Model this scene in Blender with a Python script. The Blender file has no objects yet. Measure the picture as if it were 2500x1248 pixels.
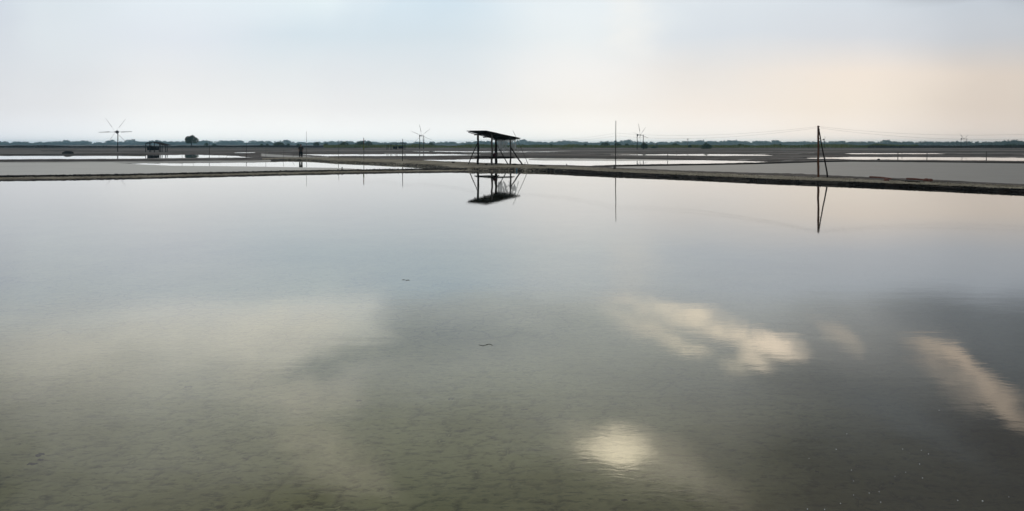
import bpy, bmesh, math, random
import numpy as np
from mathutils import Vector, Matrix

random.seed(7)
rng = np.random.default_rng(7)
scene = bpy.context.scene
C = scene.collection

# ------------------------------------------------------------------ camera
F, HOR, CX, HC = 1944.0, 352.0, 1250.0, 2.0      # focal length and horizon of the photograph, eye height in metres
cam_data = bpy.data.cameras.new('camera')
cam_data.sensor_width = 36.0
cam_data.lens = F / 2500.0 * 36.0
cam_data.shift_y = -(624.0 - HOR) / 2500.0
cam_data.clip_start = 0.1
cam_data.clip_end = 9000.0
cam = bpy.data.objects.new('camera', cam_data)
C.objects.link(cam)
cam.location = (0, 0, HC)
cam.rotation_euler = (math.radians(90), 0, 0)
scene.camera = cam

scene.view_settings.view_transform = 'Standard'
scene.view_settings.look = 'None'
scene.view_settings.exposure = 0.0
scene.view_settings.gamma = 1.0
scene.view_settings.use_curve_mapping = False
scene.render.engine = 'CYCLES'
scene.cycles.use_denoising = True
scene.cycles.max_bounces = 10
scene.cycles.transparent_max_bounces = 24
scene.cycles.volume_bounces = 2
scene.cycles.sample_clamp_indirect = 6.0

# ------------------------------------------------------------------ world: overcast evening sky
SUN_EL, SUN_AZ = math.radians(40), math.radians(14)
def lin(c):
    c = np.asarray(c, float) / 255.0
    return np.where(c <= 0.04045, c / 12.92, ((c + 0.055) / 1.055) ** 2.4)
FR_GAIN = lambda v: v ** 0.74
def fresnel(ang, n=1.38):
    c = math.cos(ang); g = math.sqrt(n * n - 1 + c * c)
    return FR_GAIN(0.5 * ((g - c) / (g + c)) ** 2 * (1 + ((c * (g + c) - 1) / (c * (g - c) + 1)) ** 2))
MUDL = np.array([0.085, 0.085, 0.060])      # bed luminance seen through the water, for solving the higher sky
# (x, colours of sky at rows 0 90 180 260 340, colours on the water at rows 760 850 950 1050 1150 1240, bed factor)
COLS = [
 (-60, [(208,216,226),(214,220,227),(218,222,227),(220,222,226),(216,219,224)], [(150,158,160),(146,147,140),(132,131,122),(118,117,108),(104,103,94),(90,89,80)], 1.0),
 (120, [(219,228,234),(221,228,233),(223,227,231),(225,227,230),(222,225,228)], [(168,174,173),(160,160,151),(141,140,130),(128,127,117),(115,114,104),(100,99,89)], 1.0),
 (420, [(228,237,243),(225,231,238),(232,234,236),(238,239,239),(236,238,237)], [(188,190,183),(174,174,162),(152,152,140),(130,130,118),(120,119,106),(100,98,86)], 1.0),
 (740, [(228,240,244),(212,225,233),(228,233,236),(236,237,237),(236,238,237)], [(188,191,183),(168,169,159),(150,150,138),(124,124,110),(112,110,97),(92,90,74)], 1.0),
 (860, [(218,231,239),(211,224,232),(225,230,234),(233,234,235),(235,237,236)], [(186,190,180),(154,158,150),(146,146,135),(120,121,107),(106,105,91),(85,85,68)], .95),
 (950, [(211,227,237),(210,223,231),(223,229,233),(231,233,234),(234,236,235)], [(147,157,158),(137,143,140),(130,133,124),(114,116,102),(102,103,88),(82,83,65)], .9),
 (1060,[(207,224,235),(210,223,231),(222,228,232),(230,232,233),(234,236,235)], [(144,154,156),(138,144,141),(128,132,124),(112,114,101),(100,101,86),(80,82,63)], .9),
 (1420,[(228,236,240),(230,236,238),(240,239,237),(240,237,232),(238,236,231)], [(160,166,158),(142,148,141),(130,134,124),(120,121,108),(92,92,77),(66,66,51)], .8),
 (1740,[(214,222,229),(211,218,225),(230,226,222),(238,230,222),(234,229,223)], [(150,157,156),(136,140,134),(115,119,114),(105,106,96),(92,92,80),(76,75,62)], .65),
 (2080,[(208,216,224),(210,214,220),(238,226,214),(238,227,214),(230,221,212)], [(134,141,142),(122,125,121),(94,98,96),(78,82,78),(66,68,62),(58,58,50)], .45),
 (2430,[(192,200,209),(194,198,204),(216,204,193),(214,202,191),(208,197,188)], [(96,106,112),(88,96,100),(74,80,81),(54,58,56),(44,47,44),(42,44,38)], .28),
 (2750,[(176,184,194),(180,184,190),(198,188,178),(196,186,176),(190,180,172)], [(84,92,98),(76,84,88),(66,72,73),(52,56,54),(44,47,44),(42,44,38)], .25),
]
world = bpy.data.worlds.new('World')
scene.world = world
world.use_nodes = True
nt = world.node_tree
nt.nodes.clear()
N, L = nt.nodes, nt.links
class G:
    """tiny helper to write shader maths"""
    def __init__(s, tree): s.t = tree
    def node(s, kind, **kw):
        n = s.t.nodes.new(kind)
        for k, v in kw.items(): setattr(n, k, v)
        return n
    def put(s, sock, v):
        if isinstance(v, bpy.types.NodeSocket): s.t.links.new(v, sock)
        elif v is not None: sock.default_value = v
    def math(s, op, a, b=None, c=None, clamp=False):
        n = s.node('ShaderNodeMath', operation=op, use_clamp=clamp)
        s.put(n.inputs[0], a); s.put(n.inputs[1], b)
        if c is not None: s.put(n.inputs[2], c)
        return n.outputs[0]
    def mix(s, fac, a, b, blend='MIX'):
        n = s.node('ShaderNodeMix', data_type='RGBA', blend_type=blend)
        s.put(n.inputs[0], fac); s.put(n.inputs[6], a); s.put(n.inputs[7], b)
        return n.outputs[2]
    def maprange(s, v, a, b, c=0.0, d=1.0, kind='SMOOTHSTEP'):
        n = s.node('ShaderNodeMapRange', interpolation_type=kind)
        s.put(n.inputs[0], v)
        for i, q in enumerate((a, b, c, d)): s.put(n.inputs[i + 1], q)
        return n.outputs[0]
    def noise(s, vec, scale, detail=3.0, rough=0.5, dist=0.0):
        n = s.node('ShaderNodeTexNoise')
        s.put(n.inputs['Vector'], vec); s.put(n.inputs['Scale'], scale); s.put(n.inputs['Detail'], detail)
        s.put(n.inputs['Roughness'], rough); s.put(n.inputs['Distortion'], dist)
        return n
    def mapping(s, vec, loc=(0,0,0), rot=(0,0,0), sc=(1,1,1), kind='POINT'):
        n = s.node('ShaderNodeMapping', vector_type=kind)
        s.put(n.inputs['Vector'], vec)
        n.inputs['Location'].default_value = loc; n.inputs['Rotation'].default_value = rot; n.inputs['Scale'].default_value = sc
        return n.outputs[0]
g = G(nt)
tc = g.node('ShaderNodeTexCoord')
sep = g.node('ShaderNodeSeparateXYZ'); L.new(tc.outputs['Generated'], sep.inputs[0])
az0 = g.math('ARCTAN2', sep.outputs[0], sep.outputs[1])
el0 = g.math('ARCSINE', sep.outputs[2])
cmb = g.node('ShaderNodeCombineXYZ'); L.new(az0, cmb.inputs[0]); L.new(g.math('MULTIPLY', el0, 2.2), cmb.inputs[1])
wn = g.noise(cmb.outputs[0], 4.0, 4.0, 0.5)
wsep = g.node('ShaderNodeSeparateXYZ'); L.new(wn.outputs['Color'], wsep.inputs[0])
wamt = g.maprange(el0, 0.0, 0.26, 0.42, 1.25)
def warp(base, ch, amt):
    return g.math('ADD', base, g.math('MULTIPLY', g.math('MULTIPLY', g.math('SUBTRACT', ch, 0.5), amt), wamt))
az = warp(az0, wsep.outputs[0], 0.17)
el = warp(el0, wsep.outputs[1], 0.045)
def px_az(x): return math.atan2(x - CX, F)
def px_el(x, dy): return math.atan2(dy, math.hypot(x - CX, F))
SCALE = 2.5                                   # ramps hold radiance / SCALE
def column(x, sky, wat, bed):
    st = []
    for y, c in zip((340, 260, 180, 90, 0), sky[::-1]): st.append((px_el(x, HOR - y), lin(c) * (1.24 if y == 340 else 1.03 if y == 260 else 1.0)))
    for y, c in zip((760, 850, 950, 1050, 1150, 1240), wat):
        e = px_el(x, y - HOR); R = fresnel(math.pi / 2 - e)
        v = (lin(c) - (1 - R) * MUDL * bed) / R
        v = np.clip(v, 0.09, 1.5); m = v.mean(); v = m + (v - m) * 0.5
        st.append((e, v))
    st.append((math.radians(40), np.array([0.55, 0.57, 0.58])))
    st.append((math.radians(60), np.array([0.46, 0.49, 0.52])))
    st.append((math.radians(90), np.array([0.42, 0.46, 0.50])))
    return st
behind = [(0.0, np.array([.50,.52,.55])), (0.15, np.array([.52,.55,.60])), (0.4, np.array([.40,.44,.49])),
          (1.05, np.array([.44,.48,.52])), (1.57, np.array([0.42, 0.46, 0.50]))]
el_fac = g.math('DIVIDE', el, math.pi / 2, clamp=True)
def ramp(st):
    n = g.node('ShaderNodeValToRGB'); cr = n.color_ramp; cr.interpolation = 'EASE' if False else 'LINEAR'
    st = sorted(st, key=lambda s: s[0])
    while len(cr.elements) < len(st): cr.elements.new(0.5)
    for e, (p, c) in zip(cr.elements, st): e.position = p / (math.pi / 2)
    for e, (p, c) in zip(cr.elements, st):
        c = np.asarray(c) / SCALE; e.color = (float(c[0]), float(c[1]), float(c[2]), 1)
    L.new(el_fac, n.inputs[0]); return n.outputs[0]
cols = [(px_az(c[0]), ramp(column(*c))) for c in COLS]
bh = ramp(behind)
sky = g.mix(g.maprange(az, -1.25, cols[0][0]), bh, cols[0][1])
for (a0, _), (a1, c1) in zip(cols[:-1], cols[1:]):
    sky = g.mix(g.maprange(az, a0, a1), sky, c1)
sky = g.mix(g.maprange(az, cols[-1][0], 1.25), sky, bh)
# lit breaks and wisps in the cloud deck: (x, y on the water, half length, half width, slope deg, warm radiance, strength)
vecs = []
for i, (amt, sc) in enumerate(((0.046, 13.0), (0.065, 8.0))):
    dn = g.noise(cmb.outputs[0], sc, 5.0, 0.55)
    ds = g.node('ShaderNodeSeparateXYZ'); L.new(dn.outputs['Color'], ds.inputs[0])
    vx = g.math('ADD', az0, g.math('MULTIPLY', g.math('SUBTRACT', ds.outputs[0], 0.5), amt * 1.6))
    vy = g.math('ADD', el0, g.math('MULTIPLY', g.math('SUBTRACT', ds.outputs[1], 0.5), amt))
    cv = g.node('ShaderNodeCombineXYZ'); L.new(vx, cv.inputs[0]); L.new(vy, cv.inputs[1]); vecs.append(cv.outputs[0])
fn = g.noise(g.mapping(vecs[0], rot=(0, 0, math.radians(-35)), sc=(8, 20, 1)), 1.0, 6.0, 0.62, 0.8)
feather = g.maprange(fn.outputs['Fac'], 0.28, 0.60, 0.42, 1.12)
cutn = g.noise(cmb.outputs[0], 11.0, 4.0, 0.6)
cut = g.math('MULTIPLY', g.maprange(g.math('ADD', el0, g.math('MULTIPLY', g.math('SUBTRACT', cutn.outputs['Fac'], 0.5), 0.09)), 0.172, 0.222), g.maprange(el0, 0.172, 0.19))
WISPS = [
 (640, 842, 330, 84, 4, (1.45,1.38,1.18), .40, 1),
 (1060, 830, 260, 80, -6, (.34,.39,.42), .45, 1),
 (1590, 758, 190, 34, 24, (1.6,1.42,1.12), .80, 0),
 (1770, 800, 200, 40, 16, (1.85,1.58,1.20), .9, 0),
 (1880, 828, 110, 34, 8, (1.9,1.6,1.25), .75, 0),
 (1610, 820, 150, 30, 24, (1.7,1.5,1.15), .55, 0),
 (1500, 768, 100, 34, 35, (1.4,1.3,1.08), .35, 0),
 (1690, 855, 70, 22, 20, (1.7,1.5,1.15), .4, 0),
 (1855, 880, 70, 34, 22, (2.0,1.7,1.3), .55, 0),
 (1720, 792, 150, 30, 20, (1.6,1.4,1.1), .6, 0),
 (1540, 770, 160, 60, 30, (1.1,1.02,.88), .45, 1),
 (1810, 900, 60, 30, 0, (1.7,1.5,1.15), .35, 0),
 (2115, 735, 75, 34, 15, (1.15,.98,.76), .5, 0),
 (2060, 825, 95, 36, 35, (1.2,1.02,.8), .45, 0),
 (2300, 862, 120, 36, 14, (.95,.78,.6), .75, 0),
 (2385, 925, 140, 46, 40, (.95,.77,.6), .8, 0),
 (2450, 985, 100, 50, 42, (.9,.73,.56), .8, 0),
 (2330, 930, 120, 60, 35, (.8,.68,.55), .5, 1),
 (1510, 1092, 125, 50, 2, (3.4,3.0,2.15), 1.0, 0),
 (1560, 1120, 230, 90, 6, (1.5,1.35,1.05), .35, 1),
 (1480, 1060, 160, 60, 0, (1.8,1.6,1.25), .4, 1),
 (1690, 1170, 240, 60, 20, (.9,.82,.66), .4, 1),
 (400, 835, 620, 112, -6, (1.25,1.2,1.05), .45, 1),
 (760, 790, 240, 80, 15, (1.2,1.15,1.0), .35, 1),
 (700, 960, 210, 70, 18, (1.25,1.15,.95), .40, 1),
 (820, 1130, 260, 80, 35, (1.2,1.1,.88), .35, 1),
 (1550, 660, 130, 110, 60, (.92,.90,.85), .45, 1),
 (1250, 760, 420, 120, 8, (.42,.48,.52), .35, 1),
 (800, 890, 250, 58, -16, (.40,.45,.47), .62, 0),
 (2200, 1010, 300, 70, 20, (.22,.25,.27), .5, 1),
]
for x, y, a, b, rot, colr, k, vi in WISPS:
    A, E = px_az(x), px_el(x, y - HOR)
    s = math.cos(px_az(x)) / F
    m = g.mapping(vecs[vi], (A, E, 0), (0, 0, math.radians(rot)), (a * s, b * s, 1), 'TEXTURE')
    gr = g.node('ShaderNodeTexGradient', gradient_type='SPHERICAL'); L.new(m, gr.inputs[0])
    fac = g.math('MULTIPLY', g.maprange(gr.outputs['Fac'], 0.0, 0.9), k)
    fac = g.math('MULTIPLY', fac, feather)
    if y > 704: fac = g.math('MULTIPLY', fac, cut)
    sky = g.mix(fac, sky, (colr[0] / SCALE, colr[1] / SCALE, colr[2] / SCALE, 1))
# soft mottling of the cloud deck, stronger overhead
mot = g.noise(g.mapping(cmb.outputs[0], sc=(1, 1.6, 1)), 5.0, 5.0, 0.55, 0.3)
mamt = g.maprange(el0, 0.12, 0.5, 0.045, 0.40)
mv = g.math('ADD', 1.0, g.math('MULTIPLY', g.math('SUBTRACT', mot.outputs['Fac'], 0.5), mamt))
mvc = g.node('ShaderNodeCombineColor')
for i in range(3): L.new(mv, mvc.inputs[i])
sky = g.mix(1.0, sky, mvc.outputs[0], 'MULTIPLY')
st = 0.1
clouds = g.node('ShaderNodeVectorMath', operation='SCALE'); L.new(sky, clouds.inputs[0]); clouds.inputs[3].default_value = 1.03 * SCALE / st
nish = g.node('ShaderNodeTexSky', sky_type='NISHITA')
nish.sun_disc = False; nish.sun_elevation = SUN_EL; nish.sun_rotation = SUN_AZ; nish.dust_density = 3.0
final = g.mix(0.95, nish.outputs[0], clouds.outputs[0])
bg = g.node('ShaderNodeBackground'); L.new(final, bg.inputs[0]); bg.inputs[1].default_value = st
wo = g.node('ShaderNodeOutputWorld'); L.new(bg.outputs[0], wo.inputs[0])

# ------------------------------------------------------------------ sun behind the overcast
sd = bpy.data.lights.new('sun', 'SUN')
sd.energy = 0.6; sd.angle = math.radians(15); sd.color = (1.0, 0.9, 0.78)
so = bpy.data.objects.new('sun', sd); C.objects.link(so)
sdir = Vector((math.sin(SUN_AZ) * math.cos(SUN_EL), math.cos(SUN_AZ) * math.cos(SUN_EL), math.sin(SUN_EL)))
so.rotation_euler = sdir.to_track_quat('Z', 'Y').to_euler()
so.location = (60, 200, 150)

# ------------------------------------------------------------------ helpers
def P(px, py, z=0.0):
    """world point at height z seen at pixel px, py of the photograph"""
    d = F * (HC - z) / (py - HOR)
    return Vector(((px - CX) / F * d, d, z))
def W(px, py, d):
    return Vector(((px - CX) / F * d, d, HC - (py - HOR) * d / F))
def dist(yw): return F * HC / (yw - HOR)

def hash2(ix, iy):
    h = (ix.astype(np.int64) * 374761393 + iy.astype(np.int64) * 668265263) & 0xffffffff
    h = ((h ^ (h >> 13)) * 1274126177) & 0xffffffff
    return ((h ^ (h >> 16)) & 0xffff) / 65535.0
def vnoise(x, y):
    x = np.asarray(x, float); y = np.asarray(y, float)
    ix, iy = np.floor(x), np.floor(y); fx, fy = x - ix, y - iy
    fx = fx * fx * (3 - 2 * fx); fy = fy * fy * (3 - 2 * fy)
    a, b = hash2(ix, iy), hash2(ix + 1, iy); c, d = hash2(ix, iy + 1), hash2(ix + 1, iy + 1)
    return (a + (b - a) * fx) * (1 - fy) + (c + (d - c) * fx) * fy - 0.5
def fbm(x, y, o=4):
    s, a, t = 0, 1.0, 0
    for i in range(o):
        s = s + a * vnoise(x * 2 ** i + 17.3 * i, y * 2 ** i - 9.1 * i); t += a; a *= 0.5
    return s / t

def mesh_np(name, verts, faces, mat=None, smooth=False):
    me = bpy.data.meshes.new(name)
    verts = np.asarray(verts, np.float32); faces = np.asarray(faces, np.int32)
    k = faces.shape[1]
    me.vertices.add(len(verts)); me.vertices.foreach_set('co', verts.ravel())
    me.loops.add(faces.size); me.loops.foreach_set('vertex_index', faces.ravel())
    me.polygons.add(len(faces)); me.polygons.foreach_set('loop_start', np.arange(0, faces.size, k, dtype=np.int32))
    try: me.polygons.foreach_set('loop_total', np.full(len(faces), k, np.int32))
    except Exception: pass
    if smooth: me.polygons.foreach_set('use_smooth', np.ones(len(faces), bool))
    me.update(calc_edges=True); me.validate()
    if mat: me.materials.append(mat)
    return me
def attr(me, name, vals):
    a = me.attributes.new(name, 'FLOAT', 'POINT'); a.data.foreach_set('value', np.asarray(vals, np.float32))
def link(name, me, parent=None, kind=None, label=None, cat=None, group=None, loc=None):
    o = bpy.data.objects.new(name, me); C.objects.link(o)
    if parent is not None: o.parent = parent
    if loc is not None: o.location = loc
    if kind: o['kind'] = kind
    if label: o['label'] = label
    if cat: o['category'] = cat
    if group: o['group'] = group
    return o
def thing(name, label, cat, loc=(0, 0, 0), rz=0.0, group=None):
    o = link(name, None, label=label, cat=cat, group=group, loc=loc); o.rotation_euler = (0, 0, rz); return o
def bm_mesh(name, bm, mat, smooth=False):
    me = bpy.data.meshes.new(name); bm.to_mesh(me); bm.free()
    if smooth:
        for p in me.polygons: p.use_smooth = True
    me.materials.append(mat); return me
def tube(bm, pts, radii, n=8, cap=True, wob=0.0):
    """tapered tube through points"""
    pts = [Vector(p) for p in pts]
    if not hasattr(radii, '__len__'): radii = [radii] * len(pts)
    rings = []
    ref = None
    for i, p in enumerate(pts):
        t = (pts[min(i + 1, len(pts) - 1)] - pts[max(i - 1, 0)]).normalized()
        if ref is None: ref = t.orthogonal().normalized()
        u = (ref - t * ref.dot(t)).normalized(); v = t.cross(u); ref = u
        r = radii[i]
        rings.append([bm.verts.new(p + (u * math.cos(a) + v * math.sin(a)) * r * (1 + random.uniform(-wob, wob)))
                      for a in [2 * math.pi * k / n for k in range(n)]])
    for a, b in zip(rings[:-1], rings[1:]):
        for k in range(n): bm.faces.new((a[k], a[(k + 1) % n], b[(k + 1) % n], b[k]))
    if cap:
        bm.faces.new(rings[0][::-1]); bm.faces.new(rings[-1])
def stick(p0, p1, r0, r1, n=8, seg=6, bend=0.0, wob=0.08):
    bm = bmesh.new(); p0, p1 = Vector(p0), Vector(p1)
    side = (p1 - p0).orthogonal().normalized() * (p1 - p0).length * bend
    pts, rr = [], []
    for i in range(seg + 1):
        t = i / seg
        pts.append(p0.lerp(p1, t) + side * math.sin(math.pi * t) + Vector((random.uniform(-1, 1), random.uniform(-1, 1), 0)) * r0 * 0.3 * (0 < i < seg))
        rr.append(r0 + (r1 - r0) * t)
    tube(bm, pts, rr, n, wob=wob); return bm
def box(bm, c, s, rot=None, bev=0.0):
    r = bmesh.ops.create_cube(bm, size=1.0)
    M = Matrix.Translation(c) @ (rot.to_4x4() if rot else Matrix.Identity(4)) @ Matrix.Diagonal((*s, 1))
    bmesh.ops.transform(bm, matrix=M, verts=r['verts'])
    return r['verts']

# ------------------------------------------------------------------ materials
def material(name):
    m = bpy.data.materials.new(name); m.use_nodes = True
    m.node_tree.nodes.clear(); gg = G(m.node_tree)
    out = gg.node('ShaderNodeOutputMaterial'); return m, gg, out
def rgb(c): return (c[0], c[1], c[2], 1.0)
def simple(name, c1, c2, scale=6.0, rough=0.8, bump=0.02, spec=0.3, stretch=(1, 1, 1), trans=0.0):
    m, gg, out = material(name)
    t = gg.node('ShaderNodeTexCoord')
    v = gg.mapping(t.outputs['Object'], sc=stretch)
    n = gg.noise(v, scale, 5.0, 0.6)
    b = gg.node('ShaderNodeBsdfPrincipled')
    L2 = m.node_tree.links
    L2.new(gg.mix(gg.maprange(n.outputs['Fac'], 0.35, 0.65), rgb(c1), rgb(c2)), b.inputs['Base Color'])
    b.inputs['Roughness'].default_value = rough; b.inputs['Specular IOR Level'].default_value = spec
    bp = gg.node('ShaderNodeBump'); bp.inputs['Strength'].default_value = 0.6; bp.inputs['Distance'].default_value = bump
    L2.new(n.outputs['Fac'], bp.inputs['Height']); L2.new(bp.outputs[0], b.inputs['Normal'])
    if trans > 0:
        tr = gg.node('ShaderNodeBsdfTransparent'); mx = gg.node('ShaderNodeMixShader'); mx.inputs[0].default_value = trans
        L2.new(b.outputs[0], mx.inputs[1]); L2.new(tr.outputs[0], mx.inputs[2]); L2.new(mx.outputs[0], out.inputs[0])
    else: L2.new(b.outputs[0], out.inputs[0])
    return m

def mud_material(name, light, dark, flat, wetdark=(0.008, 0.007, 0.006)):
    """earth with a 'tone' attribute (0 dry crust .. 1 wet black mud) and a 'flat' attribute (smooth silt of a drained pan)"""
    m, gg, out = material(name); lk = m.node_tree.links
    t = gg.node('ShaderNodeTexCoord'); ob = t.outputs['Object']
    a1 = gg.node('ShaderNodeAttribute', attribute_name='tone'); a2 = gg.node('ShaderNodeAttribute', attribute_name='flat')
    n1 = gg.noise(ob, 0.35, 5, 0.6); n2 = gg.noise(ob, 5.0, 6, 0.65); n3 = gg.noise(ob, 22.0, 4, 0.6)
    base = gg.mix(gg.maprange(n1.outputs['Fac'], 0.35, 0.65), rgb(light), rgb(dark))
    base = gg.mix(gg.maprange(n2.outputs['Fac'], 0.42, 0.70, 0, 0.75), base, rgb([c * 0.45 for c in dark]))
    base = gg.mix(gg.maprange(n3.outputs['Fac'], 0.55, 0.72, 0, 0.5), base, rgb([min(1, c * 1.6) for c in light]))
    fl = gg.mix(gg.maprange(n1.outputs['Fac'], 0.3, 0.7), rgb(flat), rgb([c * 0.86 for c in flat]))
    a3 = gg.node('ShaderNodeAttribute', attribute_name='silt')
    n4 = gg.noise(gg.mapping(ob, sc=(0.12, 0.5, 1)), 1.0, 5, 0.65)
    fl = gg.mix(a3.outputs['Fac'], fl, rgb((0.47, 0.46, 0.42)))
    fl = gg.mix(gg.maprange(n4.outputs['Fac'], 0.42, 0.72, 0, 0.18), fl, rgb((0.13, 0.125, 0.11)))
    base = gg.mix(a2.outputs['Fac'], base, fl)
    wn_ = gg.math('ADD', a1.outputs['Fac'], gg.math('MULTIPLY', gg.math('SUBTRACT', n2.outputs['Fac'], 0.5), 0.9))
    wet = gg.maprange(wn_, 0.38, 0.62)
    base = gg.mix(wet, base, rgb(wetdark))
    b = gg.node('ShaderNodeBsdfPrincipled'); lk.new(base, b.inputs['Base Color'])
    lk.new(gg.mix(a2.outputs['Fac'], gg.mix(wet, (.92,)*3 + (1,), (.7,)*3 + (1,)), (.5,)*3 + (1,)), b.inputs['Roughness'])
    lk.new(gg.mix(a2.outputs['Fac'], (.07,)*3 + (1,), (.18,)*3 + (1,)), b.inputs['Specular IOR Level'])
    bp = gg.node('ShaderNodeBump'); bp.inputs['Distance'].default_value = 0.05
    lk.new(gg.math('MULTIPLY', gg.math('SUBTRACT', 1.0, gg.math('MULTIPLY', a2.outputs['Fac'], 0.85)), 0.9), bp.inputs['Strength'])
    lk.new(gg.math('ADD', n2.outputs['Fac'], gg.math('MULTIPLY', n3.outputs['Fac'], 0.5)), bp.inputs['Height'])
    lk.new(bp.outputs[0], b.inputs['Normal']); lk.new(b.outputs[0], out.inputs[0])
    return m

M_bank = mud_material('bank_mud', (0.30, 0.270, 0.205), (0.17, 0.150, 0.108), (0.2, 0.2, 0.19))
M_flats = mud_material('flat_mud', (0.125, 0.110, 0.100), (0.075, 0.065, 0.060), (0.165, 0.165, 0.152))
M_wood = simple('dark_wood', (0.008, 0.006, 0.006), (0.022, 0.017, 0.014), 9, 0.85, 0.01, 0.05, (4, 4, 0.6))
M_wood2 = simple('brown_wood', (0.12, 0.052, 0.026), (0.06, 0.03, 0.018), 7, 0.8, 0.01, 0.2, (4, 4, 0.5))
M_wood3 = simple('grey_wood', (0.055, 0.050, 0.045), (0.10, 0.09, 0.08), 8, 0.85, 0.01, 0.2, (4, 4, 0.5))
M_pale = simple('pale_bamboo', (0.20, 0.185, 0.16), (0.30, 0.28, 0.24), 8, 0.7, 0.005, 0.3, (4, 4, 0.5))
M_tin = simple('rusty_roof_sheet', (0.008, 0.007, 0.007), (0.022, 0.016, 0.013), 3, 0.85, 0.004, 0.05)
M_blade = simple('weathered_blade', (0.06, 0.055, 0.06), (0.10, 0.095, 0.10), 5, 0.8, 0.003, 0.2)
M_metal = simple('dark_iron', (0.025, 0.025, 0.03), (0.05, 0.048, 0.05), 10, 0.6, 0.002, 0.4)
M_wire = simple('wire', (0.24, 0.235, 0.23), (0.28, 0.275, 0.27), 5, 0.7, 0.0005, 0.2)
M_net = simple('torn_plastic', (0.42, 0.43, 0.42), (0.62, 0.63, 0.62), 2.2, 0.6, 0.02, 0.3, trans=0.25)
M_blue = simple('blue_plastic', (0.03, 0.12, 0.17), (0.04, 0.15, 0.20), 9, 0.4, 0.001, 0.5)
M_red = simple('red_cloth', (0.05, 0.010, 0.014), (0.008, 0.005, 0.008), 5, 0.9, 0.01, 0.1)
M_redwood = simple('red_timber', (0.17, 0.065, 0.045), (0.10, 0.045, 0.035), 5, 0.85, 0.01, 0.15)
M_cloth_d = simple('dark_trousers', (0.004, 0.004, 0.006), (0.008, 0.008, 0.010), 8, 0.95, 0.005, 0.02)
M_shirt = simple('drab_shirt', (0.022, 0.020, 0.018), (0.035, 0.032, 0.028), 8, 0.9, 0.005, 0.05)
M_skin = simple('skin', (0.12, 0.065, 0.04), (0.14, 0.075, 0.05), 20, 0.6, 0.001, 0.3)
M_hair = simple('hair', (0.008, 0.007, 0.007), (0.015, 0.012, 0.01), 30, 0.6, 0.003, 0.3)
M_foam = simple('foam', (0.8, 0.8, 0.76), (0.7, 0.7, 0.68), 30, 0.4, 0.0005, 0.5)
M_twig = simple('wet_twig', (0.20, 0.20, 0.19), (0.28, 0.28, 0.26), 30, 0.7, 0.002, 0.3)
M_debris = simple('rotten_leaf', (0.018, 0.019, 0.018), (0.04, 0.042, 0.038), 30, 0.7, 0.002, 0.3)

def leaf_material(name, c1, c2, scale=0.5):
    m, gg, out = material(name); lk = m.node_tree.links
    t = gg.node('ShaderNodeTexCoord')
    n = gg.noise(t.outputs['Object'], scale, 3, 0.6)
    col = gg.mix(gg.maprange(n.outputs['Fac'], 0.35, 0.65), rgb(c1), rgb(c2))
    d = gg.node('ShaderNodeBsdfDiffuse'); tr = gg.node('ShaderNodeBsdfTranslucent')
    lk.new(col, d.inputs[0]); lk.new(col, tr.inputs[0])
    mx = gg.node('ShaderNodeMixShader'); mx.inputs[0].default_value = 0.25
    lk.new(d.outputs[0], mx.inputs[1]); lk.new(tr.outputs[0], mx.inputs[2]); lk.new(mx.outputs[0], out.inputs[0])
    return m
M_leaf = leaf_material('dark_foliage', (0.020, 0.045, 0.018), (0.040, 0.070, 0.025), 0.8)
M_woods = leaf_material('woods_foliage', (0.020, 0.042, 0.026), (0.036, 0.062, 0.036), 0.08)
M_reed = leaf_material('reed', (0.135, 0.155, 0.040), (0.075, 0.105, 0.028), 0.05)
M_scrub = leaf_material('dry_scrub', (0.030, 0.026, 0.020), (0.018, 0.018, 0.014), 0.06)

# water: mirror by Fresnel over a clear shallow layer
def water_material():
    m, gg, out = material('brine'); lk = m.node_tree.links
    t = gg.node('ShaderNodeTexCoord'); ob = t.outputs['Object']
    n1 = gg.noise(gg.mapping(ob, rot=(0, 0, 0.10), sc=(7.0, 16.0, 1)), 1.0, 3, 0.6, 0.8)
    n2 = gg.noise(gg.mapping(ob, rot=(0, 0, -0.15), sc=(1.1, 3.2, 1)), 1.0, 2, 0.5, 0.3)
    calm = gg.noise(gg.mapping(ob, sc=(0.25, 0.35, 1)), 1.0, 2, 0.5)
    cm = gg.maprange(calm.outputs['Fac'], 0.35, 0.7, 0.35, 1.0)
    h = gg.math('ADD', gg.math('MULTIPLY', gg.math('MULTIPLY', n1.outputs['Fac'], 0.5), cm), n2.outputs['Fac'])
    bp = gg.node('ShaderNodeBump'); bp.inputs['Strength'].default_value = 1.0; bp.inputs['Distance'].default_value = 1.0
    wsp = gg.node('ShaderNodeSeparateXYZ'); lk.new(ob, wsp.inputs[0])
    amp = gg.maprange(wsp.outputs[1], 6.0, 30.0, 0.00058, 0.00030)
    lk.new(gg.math('MULTIPLY', h, amp), bp.inputs['Height'])
    fr = gg.node('ShaderNodeFresnel'); fr.inputs['IOR'].default_value = 1.38; lk.new(bp.outputs[0], fr.inputs['Normal'])
    gl = gg.node('ShaderNodeBsdfGlossy'); gl.inputs['Roughness'].default_value = 0.012; gl.inputs['Color'].default_value = (1, 1, 1, 1)
    lk.new(bp.outputs[0], gl.inputs['Normal'])
    tr = gg.node('ShaderNodeBsdfTransparent'); tr.inputs[0].default_value = (0.88, 0.91, 0.84, 1)
    mx = gg.node('ShaderNodeMixShader'); lk.new(gg.math('POWER', fr.outputs[0], 0.74), mx.inputs[0]); lk.new(tr.outputs[0], mx.inputs[1]); lk.new(gl.outputs[0], mx.inputs[2])
    lk.new(mx.outputs[0], out.inputs[0]); return m
M_water = water_material()

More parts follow.
